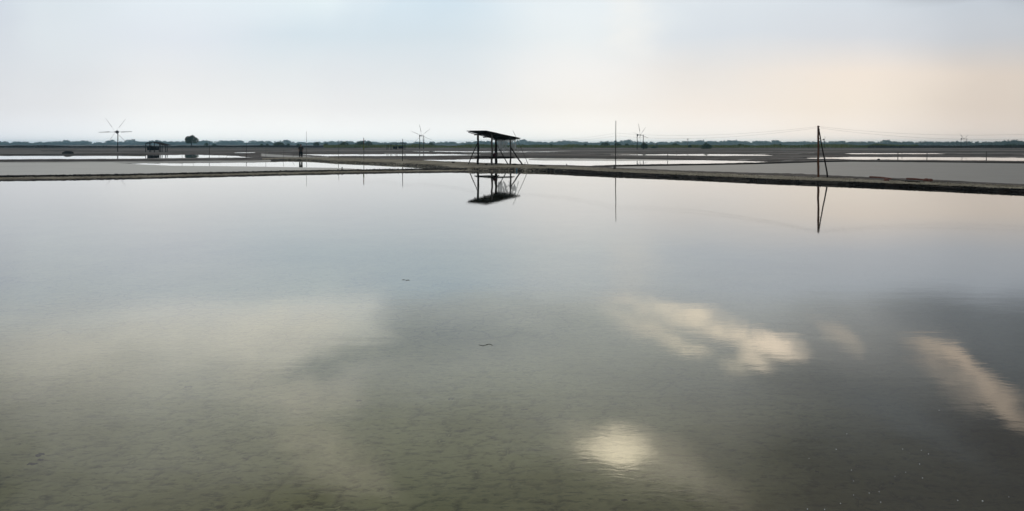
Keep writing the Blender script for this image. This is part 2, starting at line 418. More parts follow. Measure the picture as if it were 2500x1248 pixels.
def bed_material():
    """silt of the pan floor, fine shrinkage cracks, and darkening painted in toward the right and far banks"""
    m, gg, out = material('pan_bed'); lk = m.node_tree.links
    t = gg.node('ShaderNodeTexCoord'); ob = t.outputs['Object']
    sp = gg.node('ShaderNodeSeparateXYZ'); lk.new(ob, sp.inputs[0])
    n1 = gg.noise(ob, 0.8, 5, 0.6); n2 = gg.noise(ob, 9.0, 5, 0.65); n3 = gg.noise(gg.mapping(ob, sc=(2.2, 5, 1)), 3.0, 5, 0.65)
    base = gg.mix(gg.maprange(n1.outputs['Fac'], 0.3, 0.7), (0.43, 0.405, 0.235, 1), (0.34, 0.322, 0.175, 1))
    base = gg.mix(gg.maprange(n2.outputs['Fac'], 0.45, 0.75, 0, 0.35), base, (0.085, 0.088, 0.058, 1))
    base = gg.mix(gg.maprange(n3.outputs['Fac'], 0.56, 0.72, 0, 0.45), base, (0.080, 0.082, 0.050, 1))
    n5 = gg.noise(gg.mapping(ob, sc=(9, 20, 1)), 1.0, 5, 0.7, 0.5)
    base = gg.mix(gg.maprange(n5.outputs['Fac'], 0.50, 0.66, 0, 0.62), base, (0.070, 0.070, 0.042, 1))
    ca = gg.node('ShaderNodeAttribute', attribute_name='crack')
    wv = gg.node('ShaderNodeTexVoronoi', feature='DISTANCE_TO_EDGE'); wv.inputs['Scale'].default_value = 4.2
    wob = gg.node('ShaderNodeVectorMath', operation='ADD'); lk.new(ob, wob.inputs[0])
    ws = gg.node('ShaderNodeVectorMath', operation='SCALE'); lk.new(gg.noise(ob, 6.0, 4, 0.6).outputs['Color'], ws.inputs[0]); ws.inputs[3].default_value = 0.14
    lk.new(ws.outputs[0], wob.inputs[1]); lk.new(wob.outputs[0], wv.inputs['Vector'])
    far = gg.maprange(sp.outputs[1], 8.0, 8.6, 0.0, 1.0)
    vc = gg.math('MULTIPLY', gg.maprange(wv.outputs['Distance'], 0.0, 0.05, 1.0, 0.0), gg.math('MULTIPLY', far, gg.maprange(n1.outputs['Fac'], 0.35, 0.6, 0.1, 0.8)))
    cr = gg.math('MAXIMUM', ca.outputs['Fac'], vc)
    base = gg.mix(gg.math('MULTIPLY', cr, 0.92), base, (0.020, 0.022, 0.012, 1))
    # vignette painted into the bed colour, darker toward the right-hand bank
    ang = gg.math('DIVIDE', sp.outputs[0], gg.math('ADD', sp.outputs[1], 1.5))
    bed_vignette = gg.maprange(gg.math('ADD', ang, gg.math('MULTIPLY', gg.math('SUBTRACT', n1.outputs['Fac'], 0.5), 0.25)), -0.12, 0.50, 0.0, 0.95)
    base = gg.mix(bed_vignette, base, (0.105, 0.105, 0.090, 1), 'MULTIPLY')
    # dark reflections helped by the bed colour, painted blacker toward the far bank
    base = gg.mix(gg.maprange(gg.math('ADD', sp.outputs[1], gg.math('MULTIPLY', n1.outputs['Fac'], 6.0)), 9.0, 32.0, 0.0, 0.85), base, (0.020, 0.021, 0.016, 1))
    b = gg.node('ShaderNodeBsdfPrincipled'); lk.new(base, b.inputs['Base Color']); b.inputs['Roughness'].default_value = 0.9
    b.inputs['Specular IOR Level'].default_value = 0.0
    bp = gg.node('ShaderNodeBump'); bp.inputs['Strength'].default_value = 0.5; bp.inputs['Distance'].default_value = 0.02
    lk.new(gg.math('SUBTRACT', n2.outputs['Fac'], cr), bp.inputs['Height']); lk.new(bp.outputs[0], b.inputs['Normal'])
    lk.new(b.outputs[0], out.inputs[0]); return m
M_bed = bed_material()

# ------------------------------------------------------------------ ground, pans, banks
AF = [(-1500, 474), (-500, 450.5), (0, 440.5), (165, 438.5), (300, 436), (500, 431), (700, 426), (950, 421), (1100, 419)]
BFr = [(1100, 419), (1180, 418), (1250, 417.5), (1340, 419), (1500, 427.5), (1720, 437), (1900, 445.5), (2100, 453), (2300, 461.5), (2500, 470.5), (2800, 484), (3300, 508), (3900, 538)]
NEAR = AF + BFr[1:]
def cur(pts, x): 
    a = np.array(pts, float); return np.interp(x, a[:, 0], a[:, 1])

# one ground sheet to the horizon
gx = [-3500, -600, -60, 60, 600, 3500]; gy = [-300, 0, 60, 600, 1500, 4300]
v = [(x, y, -0.065) for y in gy for x in gx]
f = [(j * 6 + i, j * 6 + i + 1, (j + 1) * 6 + i + 1, (j + 1) * 6 + i) for j in range(5) for i in range(5)]
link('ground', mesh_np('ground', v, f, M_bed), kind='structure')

# cracked floor of the near pan
def mud_bed():
    xs = np.arange(-7.0, 7.0, 0.028); ys = np.arange(3.0, 9.0, 0.028)
    X, Y = np.meshgrid(xs, ys)
    wx = X + 0.10 * fbm(X * 5, Y * 5) + 0.03 * fbm(X * 22, Y * 22, 2); wy = Y + 0.10 * fbm(X * 5 + 50, Y * 5) + 0.03 * fbm(X * 22 + 9, Y * 22, 2)
    cs = 0.24
    cxi, cyi = np.floor(wx / cs), np.floor(wy / cs)
    d1 = np.full(X.shape, 9.0); d2 = np.full(X.shape, 9.0)
    for dx in (-1, 0, 1):
        for dy in (-1, 0, 1):
            i, j = cxi + dx, cyi + dy
            px_ = (i + 0.1 + 0.8 * hash2(i, j)) * cs; py_ = (j + 0.1 + 0.8 * hash2(i + 91, j + 37)) * cs
            d = np.hypot(wx - px_, wy - py_)
            d2 = np.where(d < d1, d1, np.minimum(d2, d)); d1 = np.minimum(d1, d)
    e = d2 - d1
    amp = np.clip(0.55 + 1.9 * fbm(X * 0.9, Y * 0.9, 3), 0.0, 1.0)
    crack = np.clip(1 - e / (0.020 + 0.012 * vnoise(X * 8, Y * 8)), 0, 1) * amp
    rim = np.minimum.reduce([X + 7, 7 - X, (Y - 3), 9 - Y]); edge = np.clip(rim / 0.5, 0, 1)
    crack = crack * edge
    Z = -0.058 - 0.012 * crack + 0.006 * fbm(X * 3, Y * 3) * edge - (1 - edge) * 0.009
    ny, nx = X.shape
    idx = np.arange(nx * ny).reshape(ny, nx)
    fc = np.stack([idx[:-1, :-1], idx[:-1, 1:], idx[1:, 1:], idx[1:, :-1]], -1).reshape(-1, 4)
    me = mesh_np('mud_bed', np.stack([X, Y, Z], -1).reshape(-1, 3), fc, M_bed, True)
    attr(me, 'crack', crack.ravel())
    link('mud_bed', me, kind='structure')
mud_bed()

# water sheets: the near pan, and the pans behind the banks
xs = np.arange(-1500, 3900, 20.0)
fp = [P(x, cur(NEAR, x) - 1.2) for x in xs]
v = [(p.x, p.y, 0.0) for p in fp] + [(p.x * 1.0, -12.0, 0.0) for p in fp]
v = [(p.x, p.y, 0.0) for p in fp] + [(-70 + 140 * i / (len(fp) - 1), -12.0, 0.0) for i in range(len(fp))]
n = len(fp)
link('water', mesh_np('water', v, [(i, n + i, n + i + 1, i + 1) for i in range(n - 1)], M_water), kind='structure')
v = [(p.x, p.y + 0.02, 0.0) for p in fp] + [(p.x * 1500 / p.y, 1500.0, 0.0) for p in fp]
link('water', mesh_np('water', v, [(i, i + 1, n + i + 1, n + i) for i in range(n - 1)], M_water), kind='structure')

PANS = [  # x-range given by the curves: (top edge, bottom edge)
 ([(280,397),(420,396.3),(620,394.2),(700,391.6),(760,392.5),(820,397),(900,400),(1000,405),(1060,409),(1080,411)],
  [(280,397.6),(350,401.5),(420,404.5),(550,406),(700,408),(820,410),(880,412.5),(900,417),(1000,416),(1060,415),(1080,414)]),
 ([(-1200,381.5),(0,379.6),(290,379.2),(360,378),(480,376.2),(560,379),(620,383),(640,386)], [(-1200,393),(0,391.6),(290,390),(480,388.5),(620,387),(640,386.6)]),
 ([(-600,375),(0,374.6),(150,374.6),(262,375.6)], [(-600,378),(0,377.4),(150,377.2),(262,376.2)]),
 ([(548,373),(580,371.4),(620,371.4),(640,373)], [(548,373.4),(580,375),(620,374.8),(640,373.4)]),
 ([(690,376.4),(760,375.6),(950,375),(1100,375.2),(1175,377)], [(690,377),(760,381),(800,383),(900,382.8),(1000,382.2),(1100,381.2),(1175,380)]),
 ([(800,370.6),(832,371.4)], [(800,373),(832,372)]),
 ([(990,369.4),(1020,368.4),(1340,369.3),(1412,370.6)], [(990,370),(1020,371.4),(1200,373),(1340,372.2),(1412,371.2)]),
 ([(1337,362),(1380,361.6),(1450,362.4)], [(1337,362.6),(1380,364),(1450,363)]),
 ([(985,389.5),(1120,388),(1320,384.6),(1500,386),(1720,389.5),(1850,392),(1945,394.6)],
  [(985,393.4),(1120,397),(1200,400),(1340,406),(1440,408),(1500,405.5),(1600,403.5),(1720,401.8),(1850,399),(1945,395.4)]),
 ([(1425,378.6),(1500,376.8),(1720,375),(1850,376.2),(1945,380)], [(1425,379),(1500,380.6),(1720,382.4),(1850,382),(1945,380.6)]),
 ([(1868,373),(1890,371.8),(1995,372.4)], [(1868,373.4),(1890,375),(1995,374.2)]),
 ([(2050,374),(2080,372.8),(2280,373.4),(2335,375.6)], [(2050,375),(2080,377.6),(2280,377.6),(2335,376.4)]),
 ([(1935,386),(1980,384.2),(2080,382),(2300,382.6),(2500,384),(3600,392)], [(1935,387),(1980,389.6),(2080,391.6),(2300,393),(2500,395.2),(3600,404)]),
 ([(2455,378.4),(2500,376.8),(3000,378)], [(2455,379.2),(2500,380.8),(3000,382)]),
 ([(150,366.5),(300,367)], [(150,367.3),(300,367.7)]),
 ([(2560,370.5),(2800,371)], [(2560,372),(2800,372.5)]),
]
FLATS = [  # drained pans with smooth silt
 ([(-1200,399.5),(0,397.6),(290,396.6),(420,396),(620,393.8),(700,391.4),(760,392.3),(820,396),(900,399),(1000,404),(1060,408)],
  [(-1200,460),(-500,450),(0,440),(300,435),(500,430),(700,425),(950,420),(1060,419)], 0.018, 1.25),
 ([(1460,408),(1500,405.6),(1600,403.8),(1720,402),(1850,399.5),(2000,396),(2080,394.5),(2300,397),(2500,399.4),(3600,412)],
  [(1460,410),(1500,412),(1720,421),(1900,427),(2000,431),(2100,435),(2300,444),(2500,453),(3600,505)], 0.03, 0.62),
 ([(1290,388),(1320,386.5),(1500,388),(1690,391)], [(1290,391),(1320,392.6),(1500,393.8),(1690,392)], 0.012, 1.1),
 ([(640,376.5),(760,384),(800,385)], [(640,384),(760,389),(800,390)], 0.05, 0.8),
 ([(940,375),(1100,375.4),(1150,377)], [(940,377),(1100,378),(1150,378)], 0.006, 0.8),
]
mainF = [(640, 392.8), (700, 391.4), (760, 392.4), (820, 397), (900, 400), (1000, 405), (1060, 409), (1085, 412.5), (1105, 416.8)] + BFr[1:]
mainB = [(640, 385.5), (700, 383.8), (800, 383.6), (900, 385.5), (1000, 388.5), (1120, 394.8), (1200, 398), (1340, 404), (1440, 407), (1500, 410), (1720, 418.5), (1900, 425), (2000, 428.5), (2100, 433), (2300, 441), (2500, 449.5), (2800, 463), (3300, 486), (3900, 515)]
BH = [(600, .85), (1340, 1.0), (1600, .72), (1900, .62), (3900, .60)]     # height factor of the main bank
def terrain():
    pxs = np.concatenate([np.arange(-1500, -100, 20.0), np.arange(-100, 2600, 4.0), np.arange(2600, 3901, 20.0)])
    pys = np.concatenate([np.geomspace(1.02, 8, 44) + HOR, np.arange(HOR + 8.3, HOR + 60, 0.3), np.arange(HOR + 60, HOR + 200, 1.2)])
    PX, PY = np.meshgrid(pxs, pys)
    D = F * HC / (PY - HOR); X = (PX - CX) / F * D; Y = D
    kk = D * D / (F * HC)                                   # metres of depth per pixel row
    wob = fbm(X * 0.10, Y * 0.05, 4)
    Z = 0.13 + 0.10 * fbm(X * 0.03, Y * 0.02, 3) + 0.10 * fbm(X * 0.35, Y * 0.3, 4)
    Z += 0.35 * np.clip(fbm(X * 0.006 + 3, Y * 0.035, 3) - 0.08, 0, 1) * (D > 120)
    tone = 0.25 + 2.0 * fbm(X * 0.010, PY * 0.75 + 7, 4) + 0.5 * fbm(X * 0.1, Y * 0.1, 2) + 0.30 * (PY < 363)
    flat = np.zeros_like(Z); bright = np.ones_like(Z)
    def inside(top, bot):
        x0, x1 = top[0][0], top[-1][0]
        t, b = cur(top, PX), cur(bot, PX)
        dd = np.minimum(PY - t, b - PY) + wob * np.clip((b - t) * 0.22, 0.5, 1.4)
        dd = np.where((PX < x0) | (PX > x1), -9, dd)
        return dd * kk
    Z = np.maximum(Z, 0.035)
    streak = np.clip(3.5 * fbm(X * 0.008 + 40, PY * 0.9, 4) - 0.25, 0, 0.8) * (PY < 396); flat = np.maximum(flat, streak); bright = bright - 0.25 * (streak > 0)
    for top, bot, z, br in FLATS:
        m = np.clip(inside(top, bot) / 1.0 + 0.5, 0, 1)
        Z = Z * (1 - m) + (z + 0.012 * fbm(X * 0.2, Y * 0.2)) * m; tone = tone * (1 - m) + 0.05 * m
        flat = np.maximum(flat, m); bright = bright * (1 - m) + br * m
    for top, bot in PANS:
        m = np.clip(inside(top, bot) / 1.6 + 0.5, 0, 1); m = m * m * (3 - 2 * m)
        Z = Z * (1 - m) - 0.035 * m
    # keep the drained silt where the shallow grey tongue lies in the middle pan
    top, bot, z, br = FLATS[2]
    m = np.clip(inside(top, bot) / 2.0 + 0.5, 0, 1); Z = Z * (1 - m) + 0.008 * m; flat = np.maximum(flat, m)
    underB = (PX > 660) & (PY > HOR + (cur(mainB, PX) - HOR) * 1.10 + 1.0) & (PY < cur(mainF, PX) + 1)
    underA = (PX < 1180) & (PY > cur(AF, PX) - 3.2 * F * HC / (F * HC / (cur(AF, PX) - HOR)) ** 2)
    Z = np.where(underB | underA, -0.04, Z)
    near = PY > cur(NEAR, PX) - 2.0
    Z = np.where(near, -0.3, Z)
    ny, nx = Z.shape; idx = np.arange(nx * ny).reshape(ny, nx)
    fc = np.stack([idx[:-1, :-1], idx[:-1, 1:], idx[1:, 1:], idx[1:, :-1]], -1)
    keep = ~(near[:-1, :-1] & near[:-1, 1:] & near[1:, 1:] & near[1:, :-1])
    fc = fc[keep][:, ::-1]
    me = mesh_np('mud_flats', np.stack([X, Y, Z], -1).reshape(-1, 3), fc, M_flats, True)
    attr(me, 'tone', tone.ravel()); attr(me, 'flat', flat.ravel()); attr(me, 'silt', np.clip((bright - 0.6) / 0.65, 0, 1).ravel())
    link('mud_flats', me, kind='structure')
terrain()

def bank(front, back_top, h, profile, step=0.3, rough=0.05, width=None, seed=0, name='embankment', hscale=None):
    """earth bank between the waterline seen in front and the rear crest; profile rows: (across 0..1, height, tone)"""
    x0, x1 = front[0][0], front[-1][0]
    xs = [float(x0)]
    while xs[-1] < x1:
        d = P(0, cur(front, xs[-1])).y; xs.append(xs[-1] + max(step * F / d, 1.0))
    xs = np.array(xs); n = len(xs)
    fy = cur(front, xs)
    A = np.array([tuple(P(x, y)) for x, y in zip(xs, fy)])
    if width is not None:
        w = cur(width, xs) if hasattr(width, '__len__') else np.full(n, width)
        B = A.copy(); B[:, 1] += w; B[:, 0] = B[:, 0] * B[:, 1] / A[:, 1]
    else:
        B = np.array([tuple(P(x, y, h)) for x, y in zip(xs, cur(back_top, xs))])
    rows, tones = [], []
    s = np.concatenate([[0], np.cumsum(np.hypot(*(A[1:, :2] - A[:-1, :2]).T))])
    for k, (t, z, tn) in enumerate(profile):
        q = A * (1 - t) + B * t
        jit = rough * 2.2 * fbm(s * 0.9 + 31 * seed, np.full(n, k * 0.35), 4) + rough * 1.2 * vnoise(s * 4.3, np.full(n, k * 2.7 + seed))
        q[:, 1] += jit * (1.5 if t < 0.5 else 3)
        if t < 0.12 and rough > .042: q[:, 1] += 0.16 * vnoise(s * 1.7, np.full(n, seed * 3.0)) + 0.12 * vnoise(s * 5.1, np.full(n, seed * 5.0 + .3))
        zz = z * (1 if hscale is None or z < 0 else cur(hscale, xs)) + (rough * (1.1 * fbm(q[:, 0] * 2.3, q[:, 1] * 2.3, 4) + 0.4 * vnoise(q[:, 0] * 9, q[:, 1] * 9)) if z > 0.01 else 0)
        q[:, 2] = zz
        rows.append(q); tones.append(np.clip(tn * (1 if hscale is None or t > .08 else cur([(600, .55), (1300, .55), (1560, 1)], xs)) + 0.25 * fbm(s * 0.5, np.full(n, k * 0.8 + seed), 3), 0, 1))
    m = len(rows); V = np.stack(rows, 0); idx = np.arange(m * n).reshape(m, n)
    fc = np.stack([idx[:-1, :-1], idx[:-1, 1:], idx[1:, 1:], idx[1:, :-1]], -1).reshape(-1, 4)
    me = mesh_np(name, V.reshape(-1, 3), fc, M_bank, True)
    attr(me, 'tone', np.stack(tones).ravel()); attr(me, 'flat', np.zeros(m * n))
    link(name, me, kind='structure')
    return A, B
def rows(spec, k=4):
    out = []
    for (a, b) in zip(spec[:-1], spec[1:]):
        for i in range(k): 
            t = i / k; out.append(tuple(a[j] + (b[j] - a[j]) * t for j in range(3)))
    out.append(spec[-1]); return out
# left bank: grey foreshore, then a dark broken crest
profA = rows([(0, -0.08, .9), (0.02, 0.0, .8), (0.10, 0.03, .5), (0.45, 0.055, .28), (0.60, 0.07, .45), (0.66, 0.13, .95), (0.74, 0.17, .95), (0.85, 0.15, .8), (1.0, -0.08, .8)], 3)
A1, A2 = bank(AF + [(1160, 418.2)], None, 0.2, profA, 0.16, 0.045, width=[(-500, 4.0), (0, 3.6), (500, 3.3), (1000, 3.0), (1160, 2.5)], seed=1)
# main bank: hut path, then the wide bank running to the right with a black wet face
profB = rows([(0, -0.08, 1), (0.003, 0.0, 1), (0.018, 0.07, 1), (0.036, 0.15, .95), (0.055, 0.215, .9), (0.075, 0.235, .30), (0.30, 0.245, .05), (0.50, 0.235, .10), (0.62, 0.22, .40), (0.80, 0.21, .50), (0.93, 0.20, .40), (1.0, -0.06, .8)], 3)
bank(mainF, mainB, 0.2, profB, 0.11, 0.055, seed=2, hscale=BH)
profD = rows([(0, -0.06, .9), (0.03, 0.0, .9), (0.15, 0.12, .85), (0.4, 0.16, .75), (0.85, 0.15, .7), (1.0, -0.06, .9)], 3)
bank([(-1200, 405), (0, 398.2), (290, 396.8), (420, 396.2), (620, 394.2), (690, 392.6)], [(-1200, 396), (0, 391.2), (290, 389.6), (420, 388), (620, 386), (690, 385)], 0.15, profD, 0.6, 0.04, seed=3)
bank([(1450, 408.6), (1500, 406.2), (1600, 404.5), (1720, 402.8), (1850, 400.4), (1945, 398), (2000, 396.8), (2080, 395.5), (2300, 397.5), (2500, 400), (3600, 413)],
     [(1450, 406.4), (1500, 403.8), (1600, 402.3), (1720, 400.5), (1850, 398), (1945, 395.2), (2000, 393.5), (2080, 391.8), (2300, 393.3), (2500, 395.5), (3600, 404)], 0.15, profD, 0.5, 0.035, seed=4)
bank([(985, 388.6), (1120, 387.8), (1320, 385), (1500, 387), (1720, 390), (1900, 392.7), (2000, 394.5), (2080, 393.5)],
     [(985, 382.8), (1120, 381.6), (1320, 379.5), (1500, 380.8), (1720, 382.8), (1880, 386), (1940, 388), (2000, 389.5), (2080, 391.4)], 0.14, profD, 0.8, 0.04, seed=5)

# thinner banks farther out, low dark lines between the distant pans
for k, fr_ in enumerate(([(-500, 363.4), (300, 362.8), (900, 363.4)], [(-500, 379.0), (0, 378.6), (290, 378.6), (340, 379.2)], [(655, 374.6), (900, 374.2), (1180, 374.6), (1420, 376.2)],
        [(1190, 367.0), (1700, 367.8), (2120, 369.4)], [(1950, 380.6), (2200, 380.0), (2500, 382.2), (3000, 384.5)], [(1440, 374.2), (1860, 374.4), (2050, 378.6)],
        [(1750, 364.6), (2300, 366.6), (2900, 369.4)], [(100, 370.6), (420, 372.0), (700, 370.0)], [(2100, 371.4), (2400, 372.4), (2800, 374)])):
    bank(fr_, [(x, HOR + (y - HOR) * .90 - .9) for x, y in fr_], 0.2, profD, 1.6, 0.05, seed=11 + k, hscale=[(-2000, 1.3), (4000, 1.3)])

# loose clods along the bank edges: nobody could count them
def clods():
    ico = bmesh.new(); bmesh.ops.create_icosphere(ico, subdivisions=1, radius=1.0)
    bv = np.array([v.co[:] for v in ico.verts]); bf = np.array([[v.index for v in f.verts] for f in ico.faces]); ico.free()
    V, Fc, T = [], [], []; off = 0
    def add(p, r, tn):
        nonlocal off
        q = bv * (1 + 0.55 * (rng.random((len(bv), 1)) - 0.5)) * np.array([r, r * rng.uniform(.7, 1.2), r * rng.uniform(.5, .95)])
        V.append(q + p); Fc.append(bf + off); off += len(bv); T.append(np.full(len(bv), tn))
    for x in rng.uniform(1150, 2640, 5200):
        y = cur(BFr, x); a = P(x, y); b = P(x, cur(mainB, x), .2)
        t = rng.choice([rng.uniform(.01, .06), rng.normal(.068, .012), rng.uniform(.10, .55), rng.uniform(.6, .98)], p=[.25, .4, .15, .2])
        z = np.interp(t, [0, .01, .055, .075, .3, 1], [0, .04, .215, .235, .245, .2]) * float(cur(BH, x))
        q = a.lerp(b, t); q.z = z
        add(np.array(q), rng.uniform(.012, .040), 1.0 if t < .065 else rng.choice([0.0, .2, .4]))
    for x in rng.uniform(-200, 1150, 2600):
        a = P(x, cur(AF, min(x, 1100))); t = rng.choice([rng.normal(.70, .05), rng.uniform(.1, .6)], p=[.75, .25])
        w = 3.3 * t; d = a.y + w
        add(np.array([a.x * d / a.y, d, np.interp(t, [.1, .6, .74], [.03, .07, .17])]), rng.uniform(.012, .042), 1.0 if t > .58 else .3)
    me = mesh_np('mud_clods', np.concatenate(V), np.concatenate(Fc), M_bank)
    attr(me, 'tone', np.concatenate(T)); attr(me, 'flat', np.zeros(off))
    link('mud_clods', me, kind='stuff', label='loose mud clods crumbling along the edges of the banks', cat='clods')
clods()
def heap(px, py, w, h, label, tone=0.8, z0=0.1, r=0.5):
    """single low heap of mud"""
    p = P(px, py, z0); s = p.y / F
    bm = bmesh.new(); bmesh.ops.create_icosphere(bm, subdivisions=3, radius=1.0)
    sx, sz = w * s / 2, h * s
    for vv in bm.verts:
        q = vv.co.copy(); k = 1 + 0.5 * float(fbm(np.array([q.x * 1.7 + px]), np.array([q.y * 1.7 + q.z]), 3)[0])
        vv.co = Vector((q.x * sx * k, q.y * sx * 0.7 * k, max(q.z, -0.1) * sz * k * (1.0 if q.z > 0 else 0.5)))
    me = bm_mesh('mud_heap', bm, M_bank); attr(me, 'tone', np.full(len(me.vertices), tone)); attr(me, 'flat', np.zeros(len(me.vertices)))
    o = link('mud_heap', me, label=label, cat='mud heap', loc=p); return o
heap(165, 375.2, 26, 7, 'dark mound of mud beside the far left pan', .9, 0.05)
heap(1322, 407, 20, 4, 'low dark heap of mud on the bank just right of the field shelter', .8, .2)
heap(1107, 397.5, 8, 3, 'small mud lump on the bank left of the field shelter', .7, .2)
heap(2145, 391.8, 9, 4, 'small brown lump on the thin far bank at right', .8, .1)
heap(1188, 402.5, 8, 3, 'small dark mud lump at the foot of the shelter', .9, .2)
heap(1257, 403.2, 16, 4, 'flat dark heap of mud under the roof end of the shelter', .9, .2)

# ------------------------------------------------------------------ field shelter on the bank
def shelter():
    gz = 0.22
    t = thing('field_shelter', 'open timber field shelter with sloping corrugated roof on the bank in the middle', 'shelter', (-2.15, 67.5, 0))
    U, V_ = Vector((.88, .475, 0)), Vector((-.477, .879, 0))
    LU, LV = 3.37, 3.98; zh, zl = 3.13, 2.50
    def RP(u, v, dz=0.0): return U * u + V_ * v + Vector((0, 0, zh + 0.05 * v / LV - 0.17 * (v / LV) * (u / LU) + (zl - zh) * u / LU + dz))
    # corrugated sheets, overlapped
    ns = 5
    for k in range(ns):
        v0, v1 = LV * k / ns - 0.04, LV * (k + 1) / ns + 0.04
        bm = bmesh.new(); nv, nu = 26, 7
        u_end = LU + random.uniform(-.06, .05); u_st = random.uniform(-.07, .03)
        grid = [[bm.verts.new(RP(u_st + (u_end - u_st) * i / nu, v0 + (v1 - v0) * j / nv, 0.022 * math.sin(2 * math.pi * (v0 + (v1 - v0) * j / nv) / 0.16) + 0.012 * (k % 2) + random.uniform(-.006, .006) + 0.006 * math.sin(i * 1.3 + k)))
                 for j in range(nv + 1)] for i in range(nu + 1)]
        for i in range(nu):
            for j in range(nv): bm.faces.new((grid[i][j], grid[i][j + 1], grid[i + 1][j + 1], grid[i + 1][j]))
        bmesh.ops.solidify(bm, geom=bm.faces[:], thickness=0.006)
        link('roof_sheet', bm_mesh('roof_sheet', bm, M_tin), t)
    # rafters along the slope, purlins across
    for v, r in ((0.12, .040), (1.35, .035), (2.6, .035), (3.6, .035)):
        link('rafter', bm_mesh('rafter', stick(RP(-0.02 if v < 3 else -.02, v, -.13 if v > 3 else -.09), RP(LU - .1, v, -.09), r, r * .85), M_wood), t)
    for u in (0.7, 1.6, 2.5):
        link('purlin', bm_mesh('purlin', stick(RP(u, -0.05, -.17), RP(u, LV - .1, -.19), .045, .04), M_wood), t)
    for (u, v, r, m) in ((.7, .4, .085, M_wood3), (.7, 3.1, .10, M_wood), (2.5, .4, .075, M_wood3), (2.5, 3.1, .12, M_wood)):
        a = U * u + V_ * v; a.z = gz - 0.15
        b = RP(u, v, -.12)
        link('post', bm_mesh('post', stick(a, b, r, r * .85, 10, 7, .004, .12), m), t)
    # raised sleeping platform
    for k in range(5):
        u0 = 0.62 + 0.39 * k
        bm = bmesh.new()
        c = U * (u0 + .18) + V_ * 1.75 + Vector((0, 0, .90 + random.uniform(-.012, .012)))
        rot = Matrix.Rotation(math.atan2(V_.y, V_.x), 3, 'Z')
        box(bm, c, (3.2 + random.uniform(-.15, .2), .35, .04), rot)
        bmesh.ops.bevel(bm, geom=bm.edges[:], offset=.006, segments=1)
        link('plank', bm_mesh('plank', bm, M_wood), t)
    for v in (.32, 3.18):
        link('cross_beam', bm_mesh('cross_beam', stick(U * .4 + V_ * v + Vector((0, 0, .83)), U * 2.85 + V_ * v + Vector((0, 0, .83)), .05, .045), M_wood), t)
    link('purlin', bm_mesh('purlin', stick(RP(2.72, -.1, -.16), RP(2.72, 3.2, -.2), .10, .09, 8, 6, .003, .2), M_wood), t)
    # slanting props
    O = Vector((-2.15, 67.5, 0))
    for (x0, y0, d0, x1, y1, d1, r, m) in ((1142, 401, 70.6, 1167, 346, 70.5, .045, M_wood), (1242, 403, 69.2, 1216, 358, 71.2, .045, M_wood), (1277, 403.5, 69.0, 1247, 360, 69.2, .065, M_wood)):
        a = W(x0, y0, d0) - O; b = W(x1, y1, d1) - O; a.z = gz - .1
        link('slanting_prop', bm_mesh('slanting_prop', stick(a, b, r, r * .75), m), t)
    # torn plastic sheet at the right end
    # hangs in the right-hand bay, ragged lower edge with gaps
    bm = bmesh.new(); nx, nz = 34, 26
    P0, P1 = U * 2.55 + V_ * 3.0, U * 2.75 + V_ * -0.10
    grid = []
    for i in range(nx + 1):
        s = i / nx; col = []
        c = P0.lerp(P1, s)
        drop = 0.95 + 0.9 * float(fbm(np.array([s * 7.0]), np.array([3.1]), 3)[0]) + 0.35 * float(vnoise(np.array([s * 31.0]), np.array([8.0]))[0]) + .15 * math.sin(s * 3)
        for j in range(nz + 1):
            w = j / nz
            off = U * (0.06 * math.sin(s * 19 + w * 3) * (0.3 + w) + .03 * math.sin(s * 47 + w * 5))
            top = RP(2.6, 3.0 * (1 - s), -.16).z
            col.append(bm.verts.new(c + off + V_ * (.05 * math.sin(w * 6 + i)) * .5 + Vector((0, 0, top - drop * w))))
        grid.append(col)
    for i in range(nx):
        for j in range(nz):
            hole = float(fbm(np.array([i * .33]), np.array([j * .12 + 5.0]), 3)[0])
            if hole > 0.11 and j > 5: continue
            bm.faces.new((grid[i][j], grid[i + 1][j], grid[i + 1][j + 1], grid[i][j + 1]))
    bmesh.ops.delete(bm, geom=[vv for vv in bm.verts if not vv.link_faces], context='VERTS')
    o = link('plastic_sheet', bm_mesh('plastic_sheet', bm, M_net, True), loc=O, label='torn pale plastic sheet hanging under the low end of the shelter roof', cat='sheet')
    # bundle on the platform
    bm = bmesh.new(); bmesh.ops.create_icosphere(bm, subdivisions=3, radius=1)
    for vv in bm.verts:
        q = vv.co; k = 1 + .4 * float(fbm(np.array([q.x * 2 + 5]), np.array([q.y * 2 + q.z * 2]), 3)[0])
        vv.co = Vector((q.x * .19 * k, q.y * .16 * k, q.z * .15 * k + .1 * (q.x > 0) * q.z))
    b0 = O + U * .95 + V_ * .35; b0.z = 1.04
    link('bundle', bm_mesh('bundle', bm, M_red, True), loc=b0, label='dark red cloth bundle lying on the shelter platform', cat='bundle')
    # thin pole leaning over the roof end, pale stick
    a, b = W(1290, 403, 68.4), W(1252, 319, 68.0); a.z = .2
    link('leaning_pole', bm_mesh('leaning_pole', stick((0, 0, 0), b - a, .026, .014, 6, 6, .01), M_wood3), loc=a, label='long thin pole leaning past the low end of the shelter roof', cat='pole')
    a, b = W(1266, 374, 68.9), W(1258, 343, 68.9)
    link('pale_stick', bm_mesh('pale_stick', stick((0, 0, 0), b - a, .022, .018, 6, 3), M_pale), loc=a, label='short pale stick dangling from the low end of the shelter roof', cat='stick')
    a = P(1281, 404, .2)
    link('stake', bm_mesh('stake', stick((0, 0, -.1), (.03, 0, .28), .03, .015, 6, 3), M_wood), loc=a, label='short stake in the bank right of the shelter props', cat='stake')
shelter()

